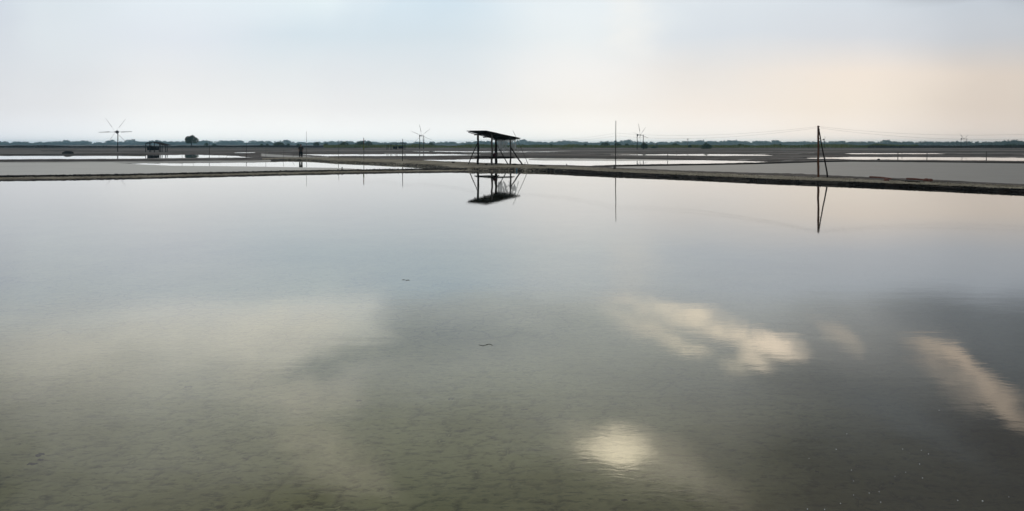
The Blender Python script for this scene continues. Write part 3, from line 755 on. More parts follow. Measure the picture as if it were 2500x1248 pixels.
# blue plastic bottle on the bank edge
def bottle():
    p = P(1261, 417.0, .02)
    t = thing('plastic_bottle', 'blue plastic bottle lying at the bank edge in front of the shelter', 'bottle', p)
    bm = bmesh.new(); tube(bm, [(0, 0, 0), (0, 0, .02), (0, 0, .17), (0, 0, .22), (.0, 0, .25)], [.065, .072, .07, .035, .028], 12)
    link('bottle_body', bm_mesh('bottle_body', bm, M_blue, True), t)
    bm = bmesh.new(); tube(bm, [(0, 0, .25), (0, 0, .28)], [.033, .033], 12)
    link('cap', bm_mesh('cap', bm, M_pale, True), t)
    t.rotation_euler = (.15, .1, 0); t.scale = (.8, .8, .8)
bottle()

# ------------------------------------------------------------------ poles on the banks
def pole(px, ytop, yw, label, r=0.035, mat=M_wood, xt=None, group='thin poles standing along the banks', name='pole', z0=0.1, parts=None):
    d = dist(yw); base = Vector(((px - CX) / F * d, d, z0 - .1)); top = W(xt if xt else px, ytop, d)
    if parts is None:
        return link(name, bm_mesh(name, stick((0, 0, 0), top - base, r, r * .55, 7, 8, random.uniform(-.004, .004)), mat), loc=base, label=label, cat='pole', group=group)
pole(1503, 295, 418, 'tall thin dark pole alone right of the field shelter, a dark stump at its foot', .037, M_wood, 1503.6)
t = link('stump', bm_mesh('stump', stick((0, 0, -.1), (-.02, 0, .34), .07, .03, 8, 4, .01, .2), M_wood), loc=P(1500, 413.5, .15), label='short dark stump at the foot of the tall thin pole', cat='stump')
# brown pole with insulator knob, and prop
d97 = dist(438)
base = Vector(((1998 - CX) / F * d97, d97, 0.1)); t97 = thing('wire_pole', 'reddish brown wire pole on the wide bank at right', 'pole', base, group='poles carrying the wires')
link('shaft', bm_mesh('shaft', stick((0, 0, -.05), W(1997.5, 307, d97) - base, .062, .050, 10, 9, .002, .12), M_wood2), t97)
for y, s in ((309, 1), (316, 1), (339, 1), (345, 1)):
    bm = bmesh.new(); q = W(2000, y, d97) - base; tube(bm, [q - Vector((.05, 0, 0)), q + Vector((.03, 0, 0))], [.018, .026], 8)
    link('insulator', bm_mesh('insulator', bm, M_wood3), t97)
a = W(2020.5, 431.5, d97); b = W(1998.6, 312, d97 - .1)
link('slanting_pole', bm_mesh('slanting_pole', stick((0, 0, -.05), b - a, .045, .03, 8, 8, .012), M_wood), loc=a, label='dark slanting prop leaning against the reddish brown wire pole', cat='pole')
pole(748.6, 321, 388, 'faint thin leaning stick standing just right of the person', .030, M_wood3, 748)
pole(826, 342, 391.5, 'thin grey pole left of the red and yellow marked pole', .03, M_wood3, 827.5)
d = dist(394); b0 = Vector(((888.5 - CX) / F * d, d, 0)); t = thing('marker_pole', 'thin marker pole with red top and yellow green middle on the left bank', 'pole', b0, group='thin poles standing along the banks')
link('shaft', bm_mesh('shaft', stick((0, 0, 0), W(888, 336, d) - b0, .038, .028, 7, 8), M_wood3), t)
M_yg = simple('yellow_cloth', (.10, .12, .03), (.14, .14, .04), 5, .9, .003, .1); M_rd = simple('faded_red_cloth', (.16, .05, .045), (.12, .05, .045), 5, .9, .003, .1)
for nm, y0, y1, m, rr in (('yellow_binding', 352, 366, M_yg, .060), ('red_binding', 337, 350, M_rd, .042)):
    bm = bmesh.new(); q0, q1 = W(888, y1, d) - b0, W(888, y0, d) - b0
    tube(bm, [q0, q0.lerp(q1, .3), q0.lerp(q1, .65), q1], [rr * .8, rr * 1.15, rr, rr * .7], 8, wob=.2)
    link(nm, bm_mesh(nm, bm, m), t)
pole(983, 339, 398, 'dark thin pole in front of the small far shed left of the two-post windmill', .045, M_wood)
for px, yt, dx, lab, mt in ((511, 343, 0, 'darker of the thin poles right of the lone leafy tree', M_wood), (601.5, 347, 0, 'dark thin pole midway between the lone tree and the person', M_wood),
        (444.5, 357, 0, 'thin pole right of the far left shed', M_wood3), (472, 372, 0, 'short thin stick below the lone leafy tree', M_wood3), (535, 380, 0, 'short stick right of the darker pole by the lone tree', M_wood3),
        (553, 382, 0, 'short stick in the pan midway between the two dark thin poles', M_wood3), (649, 360, 0, 'thin grey stick left of the person, nearer the dark pole', M_wood3),
        (691, 366, 2, 'thin grey stick just left of the person', M_wood3), (712, 376, 7, 'short slanting stick beside the person', M_wood3)):
    pole(px, yt, 390, lab, .032 if mt is M_wood else .02, mt, px + dx)
for px, py, h, lab in ((835, 414.5, .2, 'tiny stub post on the left bank crest'), (1383, 407.6, .25, 'stubby post on the bank between the shelter and the tall pole'), (2202, 380, .35, 'tiny dark post on the far right bank'),
        (1652, 373, .5, 'small far post left of the round dark bush'), (2192, 392, 1.0, 'thin post in the bright far right pan, left one'), (2263, 393, 1.0, 'thin post in the bright far right pan, middle one'), (2408, 394, 1.1, 'thin post in the bright far right pan, right one'),
        (1630, 388, .8, 'thin faint post right of the right-hand windmill')):
    link('stub_post', bm_mesh('stub_post', stick((0, 0, -.15), (0.01, 0, h), .045, .035, 7, 3), M_wood3), loc=P(px, py, .1), label=lab, cat='post')

# wires
def wire(pts, sag, label, r=0.0045):
    bm = bmesh.new()
    base = Vector(pts[0]); q = []
    for (a, b), s in zip(zip(pts[:-1], pts[1:]), sag):
        a, b = Vector(a), Vector(b)
        for i in range(16):
            t = i / 16; p = a.lerp(b, t); p.z -= s * 4 * t * (1 - t); q.append(p - base)
    q.append(Vector(pts[-1]) - base)
    tube(bm, q, r, 5)
    link('wire', bm_mesh('wire', bm, M_wire), loc=base, label=label, cat='wire', group='pair of slack wires')
d15 = dist(418); d98 = dist(398); d89 = dist(394)
dR = dist(452)
offp = Vector(((2860 - CX) / F * dR, dR, .1))
wire([W(889, 340, d89), W(983, 341, d98), W(1168, 341, 70.7), W(1246, 340, 69.1), W(1503.6, 325, d15), W(1998, 309, d97), W(2860, 300, dR)], [.25, .3, .02, .28, .33, .55], 'upper of the two slack wires strung along the poles', .0036)
wire([W(889, 345, d89), W(983, 346, d98), W(1168, 345, 70.7), W(1246, 344, 69.1), W(1503.5, 332, d15), W(1998, 312, d97), W(2860, 312, dR)], [.25, .3, .02, .25, .38, .62], 'lower of the two slack wires strung along the poles', .0036)
pole(2860, 292, 452, 'next wire pole along the bank beyond the right edge', .055, M_wood2)

# ------------------------------------------------------------------ wind pumps
def windmill(yw, hub, posts, tips, label, r_blade, reverse=False, thick=1.0, weights=(1,) * 6):
    """six-armed wind pump: posts and axle carry a rotor; tips are the six blade ends"""
    d = dist(yw); s = d / F
    hp = W(hub[0], hub[1], d)
    o = Vector((hp.x, d, 0)); t = thing('wind_pump', label, 'windmill', o, group='six-armed wind pumps on the salt pans')
    for k, (px, pt) in enumerate(posts):
        top = W(px, pt, d) - o; b = Vector((top.x, (k - .5) * .9 if len(posts) > 1 else 0, -.1)); top.y = b.y
        link('post', bm_mesh('post', stick(b, top, .13 * thick, .11 * thick, 8, 5), M_wood), t)
    # axle with drive wheel
    x0 = (posts[0][0] - hub[0]) * s; x1 = (posts[-1][0] - hub[0]) * s
    if len(posts) > 1: a0, a1 = Vector((x0 - .15, -.55, hp.z)), Vector((x1 + .15, .55, hp.z))
    else: a0, a1 = Vector((0, -1.1, hp.z)), Vector((0, .5, hp.z))
    bm = bmesh.new(); tube(bm, [a0, a1], .05 * thick, 8); link('axle', bm_mesh('axle', bm, M_metal), t)
    bm = bmesh.new(); ax = (a1 - a0).normalized(); c = a0.lerp(a1, .12 if len(posts) > 1 else .6)
    tube(bm, [c - ax * .12, c - ax * .1, c + ax * .1, c + ax * .12], [.26, .38, .38, .26], 14)
    link('pulley', bm_mesh('pulley', bm, M_metal), t)
    hubc = a0.lerp(a1, .5) if len(posts) > 1 else a0
    bm = bmesh.new(); tube(bm, [hubc - ax * .1, hubc + ax * .1], .15, 10); link('hub', bm_mesh('hub', bm, M_metal), t)
    post_thick = thick
    for k, (tx, ty) in enumerate(tips):
        thick = post_thick * weights[k]
        v = Vector(((tx - hub[0]) * s, 0, -(ty - hub[1]) * s)); 
        # rotor plane is square to the axle: add the depth that keeps each arm the same length
        Lr = r_blade; dep = math.sqrt(max(Lr * Lr - v.length_squared, 0)); v.y = dep * (1 if (v.x > 0) else -1) * (-1 if reverse else 1)
        bm = bmesh.new(); tube(bm, [hubc, hubc + v * .5, hubc + v], [.036 * thick, .03 * thick, .018 * thick], 6)
        arm = link('blade', bm_mesh('blade', bm, M_blade), t)
        # narrow sail board behind the outer half of the arm
        tdir = v.normalized(); w = ax.cross(tdir).normalized()
        bm = bmesh.new(); pw = (w * .8 + ax * .6).normalized()
        q0, q1 = hubc + v * .35, hubc + v * .98
        vs = [bm.verts.new(p) for p in (q0, q1, q1 + pw * .07 * thick, q0 + pw * .15 * thick)]
        bm.faces.new(vs); bmesh.ops.solidify(bm, geom=bm.faces[:], thickness=.02)
        link('sail_board', bm_mesh('sail_board', bm, M_blade), arm)
    return t
w1 = windmill(372, (287, 322.5), [(287.5, 320)], [(246, 323.5), (328, 321.5), (263, 289), (305, 290), (270, 357), (304.5, 349)], 'wind pump facing the camera at far left, single thick post', 4.0, thick=.85, weights=(1.4, 1.4, .5, .5, .7, .7))
windmill(365, (1029.6, 331.6), [(1025, 331), (1034, 331)], [(1024, 304), (1049, 314), (1005, 321), (1012, 348), (1055, 342), (1036, 359)], 'two-post wind pump left of the field shelter', 4.3)
windmill(366, (1562.6, 330), [(1555, 329), (1571, 329.5)], [(1557, 302), (1578.4, 310.4), (1541, 323.5), (1585, 336.5), (1566.6, 347), (1556, 338)], 'two-post wind pump right of the tall thin pole', 4.2)
windmill(361.5, (2010, 341), [(2012.8, 339)], [(2003, 339), (2017, 332), (2018, 346), (2008, 333), (2006, 348), (2013, 350)], 'tiny far wind pump just right of the brown wire pole', 4.2, thick=.8)
windmill(361, (2353, 339), [(2345, 339), (2361.5, 338)], [(2349, 331), (2354, 325), (2347, 341), (2362, 342), (2358, 331), (2353, 351)], 'tiny far wind pump above the woods at far right', 5.6, thick=.8)
# far electric pole
d = dist(360); b0 = Vector(((1679 - CX) / F * d, d, 0)); t = thing('utility_pole', 'tiny far utility pole with crossarm left of the round dark bush', 'pole', b0)
link('shaft', bm_mesh('shaft', stick((0, 0, -.1), (0, 0, W(1679, 338, d).z), .16, .12, 6, 3), M_wood3), t)
bm = bmesh.new(); box(bm, Vector((0, 0, W(1679, 340, d).z)), (1.4, .15, .15)); link('crossarm', bm_mesh('crossarm', bm, M_wood3), t)

# ------------------------------------------------------------------ small far sheds
def far_shed(yw, roof_pts, posts, boxes, label, roof_mat=M_tin, roof_depth=3.0):
    d = dist(yw); s = d / F; xs_ = [p[0] for p in roof_pts]
    xc = (min(xs_) + max(xs_)) / 2; o = Vector(((xc - CX) * s, d, 0))
    t = thing('field_shed', label, 'shed', o)
    bm = bmesh.new(); prev = None
    for (px, py) in roof_pts:
        z = W(px, py, d).z; a = bm.verts.new(((px - xc) * s, -roof_depth / 2, z - .03)); b = bm.verts.new(((px - xc) * s + .3, roof_depth / 2, z + .12))
        if prev: bm.faces.new((prev[0], a, b, prev[1]))
        prev = (a, b)
    bmesh.ops.solidify(bm, geom=bm.faces[:], thickness=.09)
    link('roof', bm_mesh('roof', bm, roof_mat), t)
    rp = np.array(roof_pts, float)
    for k, px in enumerate(posts):
        z = HC - (np.interp(px, rp[:, 0], rp[:, 1]) - HOR) * s
        for yy in (-roof_depth / 2 + .2, roof_depth / 2 - .2):
            link('post', bm_mesh('post', stick(((px - xc) * s, yy, -.05), ((px - xc) * s, yy, z - .03), .09, .08, 6, 3), M_wood), t)
    for (x0, x1, y0, y1) in boxes:
        z0, z1 = HC - (y1 - HOR) * s, HC - (y0 - HOR) * s
        bm = bmesh.new(); box(bm, Vector((((x0 + x1) / 2 - xc) * s, .2, (z0 + z1) / 2)), ((x1 - x0) * s, 1.4, z1 - z0)); bmesh.ops.bevel(bm, geom=bm.edges[:], offset=.06, segments=2)
        link('stored_load', bm_mesh('stored_load', bm, M_cloth_d), t)
    return t
far_shed(373, [(359, 351.5), (367, 347.4), (376, 347.2), (388, 350), (409, 356)], [362, 371, 383, 398, 402], [(361.5, 371.5, 358, 367.5), (373, 384, 358.5, 367)], 'small open shed with dark load at far left')
far_shed(366.5, [(944, 353), (968, 351), (972, 349), (992, 351.5)], [946, 955, 968, 988], [(960, 969, 357.5, 364), (973, 984, 357, 363)], 'low far shed with long roof left of the two-post wind pump')
far_shed(361.5, [(1587, 353), (1602, 350.5), (1605, 350.3), (1618, 354)], [1604], [], 'small far canopy right of the right-hand wind pump')
# shed by the person's left of marker pole is a faint brown roof
far_shed(361, [(887, 352), (895, 351), (903, 352.5)], [890, 901], [], 'tiny brown roof hut among bushes behind the marker pole', M_redwood)

# ------------------------------------------------------------------ trees and plants
def leaves(blobs, n, size, seed):
    """leaf-sized triangles spread through overlapping lumps; blobs: (x, y, z, rx, ry, rz)"""
    r = np.random.default_rng(seed); b = np.array(blobs, float)
    w = (b[:, 3] * b[:, 4] * b[:, 5]) ** .67; k = r.choice(len(b), n, p=w / w.sum())
    u = r.normal(size=(n, 3)); u /= np.linalg.norm(u, axis=1, keepdims=True)
    rad = (0.45 + 0.6 * r.random(n) ** .6)[:, None]
    c = b[k, :3] + u * rad * b[k, 3:6]
    a1 = r.normal(size=(n, 3)); a1 /= np.linalg.norm(a1, axis=1, keepdims=True)
    a2 = np.cross(a1, r.normal(size=(n, 3))); a2 /= np.linalg.norm(a2, axis=1, keepdims=True)
    s = (size * (0.6 + .8 * r.random(n)))[:, None]
    V = np.stack([c - a1 * s, c + a1 * s * .8 + a2 * s * .35, c + a2 * s], 1).reshape(-1, 3)
    V[:, 2] = np.maximum(V[:, 2], 0.03)
    return V
def tri_mesh(name, V, mat): return mesh_np(name, V, np.arange(len(V)).reshape(-1, 3), mat)
def bush(px, yw, w, ytop, ybase, label, n=900, mat=M_leaf, cat='bush', trunk=False, lobes=6, seed=0, name='bush', group=None, shape=1.0):
    d = dist(yw); s = d / F; o = Vector(((px - CX) * s, d, 0)); W_ = w * s
    zt = HC - (ytop - HOR) * s; zb = max(HC - (ybase - HOR) * s, 0.0)
    t = thing(name, label, cat, o, group=group); r = random.Random(seed + int(px)); bl = []
    Hh = zt - zb
    for k in range(lobes):
        fx = (k + .5) / lobes * 2 - 1 + r.uniform(-.1, .1)
        hh = Hh * (1 - .45 * abs(fx) ** 1.6 * shape) * r.uniform(.82, 1.0)
        rx = W_ / lobes * r.uniform(.75, 1.1); 
        bl.append((fx * W_ * .38, r.uniform(-.3, .3) * W_ * .5, zb + hh * .5, rx, rx, hh * .48))
        bl.append((fx * W_ * .34, r.uniform(-.3, .3) * W_ * .5, zb + hh * .74, rx * .6, rx * .6, hh * .25))
    link('crown', tri_mesh('crown', leaves(bl, n, max(1.15 * s, .10), seed + int(px)), mat), t)
    bm = bmesh.new()
    th = zb + Hh * .45
    tube(bm, [(0, 0, -.05), (.05 * W_, 0, th * .5), (0, 0, th)], [W_ * .03 + .05, W_ * .024 + .04, W_ * .015 + .02], 7)
    for k in range(4):
        a = r.uniform(-1, 1); tube(bm, [(0, 0, th * (.5 + .12 * k)), (a * W_ * .15, r.uniform(-.1, .1) * W_, th * .8 + .1 * Hh), (a * W_ * .3, r.uniform(-.1, .1) * W_, zb + Hh * .65)], [W_ * .014 + .02, W_ * .01 + .015, .015], 5)
    link('trunk', bm_mesh('trunk', bm, M_wood), t); return t
bush(466, 361.3, 38, 328.5, 350.5, 'big lone leafy tree standing above the far woods at left', 4200, cat='tree', lobes=5, shape=.75, name='leafy_tree')
BG = 'bushes scattered on the far bank'
for (px, yw, w, yt, yb, lab, n) in (
    (639, 360, 10, 350.5, 358, 'small dark bush right of the second dark pole', 350), (652, 360, 7, 351, 355, 'tiny low bush right of the small dark bush', 160),
    (681, 360, 29, 345, 357, 'wide low tree between the dark poles and the person', 900), (704, 360, 9, 350, 357, 'small round bush just left of the person', 300),
    (729, 360, 12, 351, 358, 'small bush directly behind the person', 250), (773, 360, 17, 346, 357, 'round dark bush right of the person and the leaning stick', 600), (796, 360, 11, 348, 357, 'pale small bush right of the round dark one', 300),
    (841, 361, 26, 344, 358, 'broad dark bush behind the thin grey pole', 800), (880, 361, 30, 343, 357, 'broad bush behind the red and yellow marker pole', 800), (900, 361, 22, 344, 357, 'grey green bush right of the marker pole', 500),
    (504, 360, 12, 348, 357, 'small grey bush right of the lone tree', 250), (523, 360, 12, 351, 358, 'low grey bush further right of the lone tree', 250), (1052, 361, 18, 348, 357, 'low bush right of the two-post wind pump', 400),
    (1345, 361, 8, 350, 358, 'small bush on the far bank right of the shelter', 160), (1429, 361, 9, 350, 358, 'small dark bush on the far bank left of the tall pole', 200), (1478, 361, 25, 345, 358, 'broad bush just left of the tall thin pole', 700),
    (1508, 361, 20, 347, 358, 'bush just right of the tall thin pole', 500), (1530, 361, 14, 350, 358, 'low bush left of the right-hand wind pump', 260), (1648, 361, 22, 349, 358, 'green bush midway between canopy and round dark bush', 450),
    (1684, 362, 12, 353, 360, 'low pale green bush left of the round dark bush', 200), (1806, 361, 12, 350, 358, 'small bush right of the round dark bush', 180), (1905, 361, 9, 350, 358, 'small bush left of the brown wire pole', 160),
    (2290, 361, 12, 353, 361, 'small dark bush in the far right scrub, left one', 220), (2318, 361, 10, 354, 361, 'small dark bush in the far right scrub, right one', 200),
    (2470, 360.5, 60, 351, 361, 'long dark hedge at the right edge', 1100), (2400, 361, 30, 355, 361, 'low dark hedge left of the right edge', 400), (2330, 361, 16, 354, 361, 'low dark hedge below the far right wind pump', 240)):
    bush(px, yw, w, yt, yb, lab, n, group=BG, seed=3)
bush(1574, 364.2, 17, 347.5, 365, 'tall dark green bush at the foot of the right-hand wind pump', 1400, lobes=4, shape=.3, group=BG)
bush(1725, 364.2, 25, 348, 364.5, 'round dark bush standing alone right of the utility pole', 1400, lobes=5, shape=.8, group=BG)
bush(1597, 363, 13, 357, 363.5, 'low dark bush under the far canopy', 400, lobes=3, shape=.5, group=BG)

TOP = [(-700,346),(-300,344),(0,345),(20,347),(55,346),(75,349),(95,346),(120,347),(160,342),(180,346),(200,343),(224,346),(227,355),(233,346),(252,349),(256,356),(260,356),(263,344),(275,341),(290,347),(310,342),(325,340),(345,346),(360,344),(390,342),(410,346),(435,345),(470,346),(495,344),(505,341),(517,347),(530,343),(590,343),(602,350),(610,343),(640,343),(665,346),(700,341),(715,347),(760,347),(800,345),(840,344),(870,346),(890,343),(915,345),(935,347),(960,348),(1000,347),(1040,347),(1100,346),(1120,348),(1160,345),(1180,343),(1200,345),(1250,344),(1280,340),(1300,346),(1320,346),(1360,344),(1385,341),(1400,345),(1430,347),(1470,345),(1520,343),(1540,341),(1560,346),(1600,347),(1640,346),(1700,344),(1715,341),(1735,345),(1770,344),(1800,342),(1830,346),(1850,344),(1880,345),(1895,341),(1910,347),(1950,345),(2000,346),(2060,344),(2100,347),(2140,345),(2165,342),(2190,347),(2220,346),(2250,345),(2290,347),(2330,346),(2390,346),(2430,347),(2455,343),(2475,342),(2500,345),(2800,343),(3200,345)]
def woods():
    bl = []; x = -700.0; r = random.Random(5)
    while x < 3200:
        yt = float(cur(TOP, x)); 
        if yt < 352:
            d = r.uniform(1950, 2250) * (1 - .42 * max(0, min(1, (x - 1950) / 450))); s = d / F
            zt = HC - (yt + r.choice((0, .3, .8, 2.0, 3.2)) + r.uniform(-.4, .6) - HOR) * s; rw = r.uniform(2.4, 6.0) * s
            bl.append(((x - CX) * s, d, zt * .56, rw, rw * 1.5, zt * .46))
            bl.append(((x - CX) * s + r.uniform(-4, 4), d + 4, zt * .8, rw * .5, rw * .6, zt * .22))
            bl.append(((x - CX) * s + r.uniform(-6, 6), d - 8, zt * .25, rw * 1.2, rw, zt * .25))
        x += r.uniform(3, 6.5)
    link('distant_woods', tri_mesh('distant_woods', leaves(bl, 170000, 1.5, 2), M_woods), kind='stuff', label='hazy blue green woods along the whole horizon', cat='woods')
    bl = []; x = -900.0
    while x < 3400:
        d = r.uniform(3000, 3300); s = d / F; yt = 350.2 + 0.8 * math.sin(x * .013) + 0.8 * math.sin(x * .037 + 1) + r.uniform(-.4, .8)
        if 222 < x < 262: x += 6; continue
        zt = HC - (yt - HOR) * s; rw = r.uniform(8, 16) * s
        bl.append(((x - CX) * s, d, zt * .5, rw, rw, zt * .52)); x += r.uniform(6, 11)
    link('distant_woods', tri_mesh('distant_woods', leaves(bl, 80000, 2.6, 3), M_woods), kind='stuff', label='paler tree line farther back, behind the nearer woods', cat='woods')
woods()
def reeds(name, x0, x1, ya, yb, n, hgt, mat, label, wd=.22, clump=1.0):
    r = np.random.default_rng(int(x0) + 2005)
    px = r.uniform(x0, x1, n); py = r.uniform(ya, yb, n)
    keep = fbm(px * .03 * clump, py * .5, 3) > -.30 + .35 * (r.random(n) - .5); px, py = px[keep], py[keep]; n = len(px)
    D = F * HC / (py - HOR); X = (px - CX) / F * D
    h = hgt * (.55 + .7 * r.random(n)) * (1 + 1.0 * fbm(px * .02, py * .1, 3)); a = r.uniform(0, math.pi, n)
    dx, dy = np.cos(a) * wd, np.sin(a) * wd; ln = r.normal(0, .25, (n, 2))
    V = np.stack([np.stack([X - dx, D - dy, np.zeros(n)], 1), np.stack([X + dx, D + dy, np.zeros(n)], 1), np.stack([X + ln[:, 0] * h, D + ln[:, 1] * h, h], 1)], 1).reshape(-1, 3)
    link(name, tri_mesh(name, V, mat), kind='stuff', label=label, cat='plants')
reeds('reeds', 790, 2240, 359.2, 361.4, 60000, 1.45, M_reed, 'yellow green reeds along the far bank', .25)
reeds('scrub', -400, 830, 359.0, 361.2, 34000, 1.0, M_scrub, 'dry brown scrub along the far left bank', .3)
reeds('scrub', 2120, 2900, 359.0, 362.0, 22000, 1.15, M_scrub, 'dry dark scrub along the far right bank', .3)

# ------------------------------------------------------------------ person walking on the bank
def skin(name, verts, edges, radii, mat, parent, sub=2):
    me = bpy.data.meshes.new(name); me.from_pydata([Vector(v) for v in verts], edges, []); me.materials.append(mat)
    o = link(name, me, parent)
    o.modifiers.new('skin', 'SKIN'); sv = me.skin_vertices[0].data
    for i, r in enumerate(radii):
        sv[i].radius = (r, r) if not hasattr(r, '__len__') else r; sv[i].use_root = (i == 0)
    o.modifiers['skin'].use_smooth_shade = True
    o.modifiers.new('sub', 'SUBSURF').levels = sub; o.modifiers['sub'].render_levels = sub
    return o
def person():
    d = dist(389.2); b = Vector(((734.5 - CX) / F * d, d, .14))
    t = thing('person', 'person in drab shirt and dark trousers standing alone on the left bank', 'person', b, rz=.15)
    V, E, R = [], [], []
    def add(p, r, par=None):
        V.append(p); R.append(r)
        if par is not None: E.append((par, len(V) - 1))
        return len(V) - 1
    pel = add((0, 0, .88), (.15, .11)); w = add((0, 0, 1.05), (.135, .10), pel); ch = add((0, .01, 1.25), (.165, .115), w); nk0 = add((0, .01, 1.38), (.09, .08), ch)
    nk = add((0, -.01, 1.44), .052, nk0); hd = add((0, -.02, 1.52), (.075, .085), nk); hd2 = add((0, -.02, 1.60), (.07, .082), hd); add((0, -.02, 1.65), (.045, .055), hd2)
    for s in (-1, 1):
        hp = add((s * .09, 0, .82), .095, pel); kn = add((s * .10, -.02, .46), .058, hp); an = add((s * .105, .02, .09), .042, kn); ft = add((s * .115, -.06, .04), (.042, .035), an); add((s * .125, -.16, .03), (.035, .022), ft)
        sh = add((s * .17, .01, 1.34), .058, ch); el_ = add((s * .25, .03, 1.07), .042, sh); wr = add((s * .20, -.12, .90), .028, el_)
        pm = add((s * .18, -.17, .86), (.034, .018), wr)
        for k in range(4): 
            q = add((s * (.165 + .016 * k), -.215 - .004 * (k in (1, 2)), .835), .0095, pm); add((s * (.160 + .016 * k), -.235, .80 - .006 * (k in (1, 2))), .0085, q)
        q = add((s * .150, -.175, .85), .011, pm); add((s * .140, -.20, .825), .0095, q)
    skin('body', V, E, R, M_skin, t)
    # face
    bm = bmesh.new(); tube(bm, [(0, -.10, 1.555), (0, -.125, 1.535), (0, -.105, 1.52)], [.008, .014, .010], 6)
    link('nose', bm_mesh('nose', bm, M_skin), t)
    for s in (-1, 1):
        bm = bmesh.new(); bmesh.ops.create_icosphere(bm, subdivisions=1, radius=.011, matrix=Matrix.Translation((s * .03, -.098, 1.565))); link('eye', bm_mesh('eye', bm, M_hair), t)
        bm = bmesh.new(); bmesh.ops.create_icosphere(bm, subdivisions=1, radius=.022, matrix=Matrix.Translation((s * .078, -.01, 1.55)) @ Matrix.Diagonal((.5, 1, 1.4, 1))); link('ear', bm_mesh('ear', bm, M_skin), t)
    # hair and clothes
    bm = bmesh.new(); bmesh.ops.create_icosphere(bm, subdivisions=3, radius=1, matrix=Matrix.Translation((0, .0, 1.60)) @ Matrix.Diagonal((.092, .105, .095, 1)))
    bmesh.ops.delete(bm, geom=[v for v in bm.verts if v.co.y < -.045 and v.co.z < 1.62], context='VERTS')
    link('hair', bm_mesh('hair', bm, M_hair, True), t)
    skin('shirt', [(0, 0, .92), (0, 0, 1.06), (0, .01, 1.26), (0, .01, 1.37), (-.17, .01, 1.335), (-.24, .03, 1.12), (.17, .01, 1.335), (.24, .03, 1.12), (0, 0, .80)],
         [(0, 1), (1, 2), (2, 3), (2, 4), (4, 5), (2, 6), (6, 7), (0, 8)], [(.175, .135), (.165, .13), (.19, .14), (.09, .085), .078, .066, .078, .066, (.18, .14)], M_shirt, t)
    skin('trousers', [(0, 0, .90), (-.09, 0, .80), (-.10, -.02, .46), (-.105, .01, .13), (.09, 0, .80), (.10, -.02, .46), (.105, .01, .13)], [(0, 1), (1, 2), (2, 3), (0, 4), (4, 5), (5, 6)],
         [(.165, .125), .118, .092, .078, .118, .092, .078], M_cloth_d, t)
    t.scale = (1.24, 1.2, 1.10)
person()

# ------------------------------------------------------------------ timbers and rocks on the right bank
def timbers():
    def beam(x0, y0, x1, y1, r, label, mat=M_redwood, z=.155):
        a, b = P(x0, y0, z), P(x1, y1, z); bm = bmesh.new(); c = (b - a)
        tube(bm, [(0, 0, 0), c * .5 + Vector((0, 0, .01)), c], [r, r * 1.05, r * .9], 6, wob=.15)
        link('timber', bm_mesh('timber', bm, mat), loc=a, label=label, cat='timber')
    beam(2124, 432, 2180, 437, .05, 'reddish brown timber lying along the back of the right bank, left end')
    beam(2178, 437.5, 2225, 443, .045, 'dull brown timber in the middle of the right bank', M_wood3)
    beam(2214, 436.5, 2256, 439, .05, 'reddish timber laid over the dark gap on the right bank', z=.23)
    beam(2210, 443, 2245, 445, .05, 'dark timber under the gap on the right bank', M_wood)
    p = P(2262, 442, .15); 
    for k, (dx, dy, r, lab) in enumerate(((0, 0, .16, 'reddish clay block at the right end of the timbers'), (.25, .1, .12, 'smaller reddish clay block right of the first'), (-1.9, .2, .13, 'reddish clay lump at the middle of the timbers'))):
        bm = bmesh.new(); bmesh.ops.create_icosphere(bm, subdivisions=2, radius=r)
        for v in bm.verts: v.co = v.co * random.uniform(.8, 1.15); v.co.z *= .7
        link('clay_block', bm_mesh('clay_block', bm, M_redwood), loc=p + Vector((dx, dy, .03)), label=lab, cat='clay block')
timbers()

# ------------------------------------------------------------------ bits on and under the near water
def twig(px, py, w, label, bend=.15, r=.003, name='twig'):
    p = P(px, py, .002); s = p.y / F * w; bm = bmesh.new(); pts = []
    for i in range(9):
        t = i / 8 - .5; pts.append((t * s, bend * s * math.sin(t * 7) + random.uniform(-.01, .01) * s, 0))
    tube(bm, pts, [r * (.6 + .6 * math.sin(math.pi * (i + .5) / 9)) for i in range(9)], 5)
    link(name, bm_mesh(name, bm, M_twig), loc=p, label=label, cat='twig')
twig(1186, 842, 34, 'curved dark twig floating on the calm water in the middle', .22, .003)
twig(995, 684, 10, 'small dark sliver floating far out on the calm water', .2, .004)
twig(985, 683, 6, 'tiny sliver floating beside the small dark one', .2, .004)
def leafbit(px, py, w, h, label, sd):
    p = P(px, py, -.015); sx = p.y / F * w / 2; sy = h / 2 * p.y * p.y / (F * HC); r = random.Random(sd)
    bm = bmesh.new(); c = bm.verts.new((0, 0, .006)); ring = [bm.verts.new((math.cos(a) * sx * r.uniform(.55, 1.1), math.sin(a) * sy * r.uniform(.4, 1.1), r.uniform(-.004, .006))) for a in [k * math.pi / 7 for k in range(14)]]
    for k in range(14): bm.faces.new((c, ring[k], ring[(k + 1) % 14]))
    bmesh.ops.solidify(bm, geom=bm.faces[:], thickness=.003)
    link('rotten_leaf', bm_mesh('rotten_leaf', bm, M_debris), loc=p, label=label, cat='leaf')
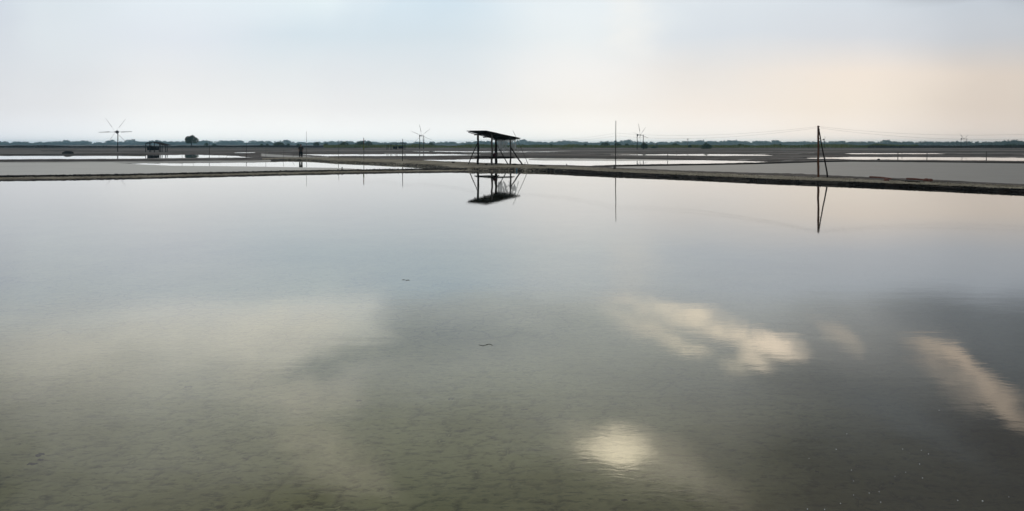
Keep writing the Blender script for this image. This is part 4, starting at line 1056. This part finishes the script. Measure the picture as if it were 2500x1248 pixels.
for k, a in enumerate(((98, 1111, 26, 9, 'topmost of the three dark rotten leaves in the left corner of the water'), (100, 1123, 22, 5, 'middle one of the three dark rotten leaves in the left corner'),
        (78, 1133, 34, 7, 'lowest and darkest of the three rotten leaves in the left corner'), (876, 979, 22, 5, 'small dark leaf just left of centre in the shallow water'), (1102, 975, 18, 4, 'small dark leaf near the centre of the shallow water'),
        (458, 945, 26, 4, 'faint dark leaf in the bright left part of the water'), (1282, 1001, 22, 4, 'dark leaf right of centre in the shallow water'), (1995, 1152, 12, 5, 'small dark leaf near the foam bubbles'), (2176, 1181, 13, 4, 'small dark leaf among the foam bubbles at right'),
        (2350, 1067, 16, 4, 'dark leaf nearest the right edge of the water'), (1525, 1222, 18, 6, 'dark leaf close to the bottom edge'))): leafbit(*a, k)
bub = bmesh.new(); bmesh.ops.create_uvsphere(bub, u_segments=8, v_segments=5, radius=1); bub_me = bm_mesh('foam_bubble', bub, M_foam, True)
for (zx, zy, r) in ((955, 214, 1), (862, 348, 1), (625, 428, .8), (995, 530, .9), (1442, 346, .9), (1605, 357, .8), (1667, 388, 1), (1590, 476, .9), (1615, 598, 1), (1468, 548, .7), (1014, 624, .7), (1375, 584, .6), (1150, 729, .8), (1237, 717, .8),
        (1014, 747, .7), (1250, 809, .9), (900, 819, .8), (612, 869, 1), (761, 872, 1), (1922, 793, .9), (2138, 799, 1.3), (1760, 8, .9), (2368, 763, .6), (1500, 380, .4)):
    p = P(1800 + zx / 3.571, 1000 + zy / 3.571, 0.0)
    o = link('foam_bubble', bub_me, loc=p + Vector((0, 0, .001)), label='tiny white foam bubble floating on the dark water at lower right', cat='bubble', group='foam bubbles on the dark water')
    o.scale = (.003 * r, .003 * r, .0022 * r)

# ------------------------------------------------------------------ humid air
hz, gg, out = material('haze')
pv = gg.node('ShaderNodeVolumePrincipled'); pv.inputs['Color'].default_value = (0.52, 0.82, 1.0, 1); pv.inputs['Density'].default_value = 0.00018; pv.inputs['Anisotropy'].default_value = 0.85
hz.node_tree.links.new(pv.outputs[0], out.inputs['Volume'])
bm = bmesh.new(); box(bm, Vector((0, 2000, 7.4)), (7200, 5000, 17.0))
link('haze', bm_mesh('haze', bm, hz), kind='stuff', label='pale humid air over the salt pans', cat='haze')
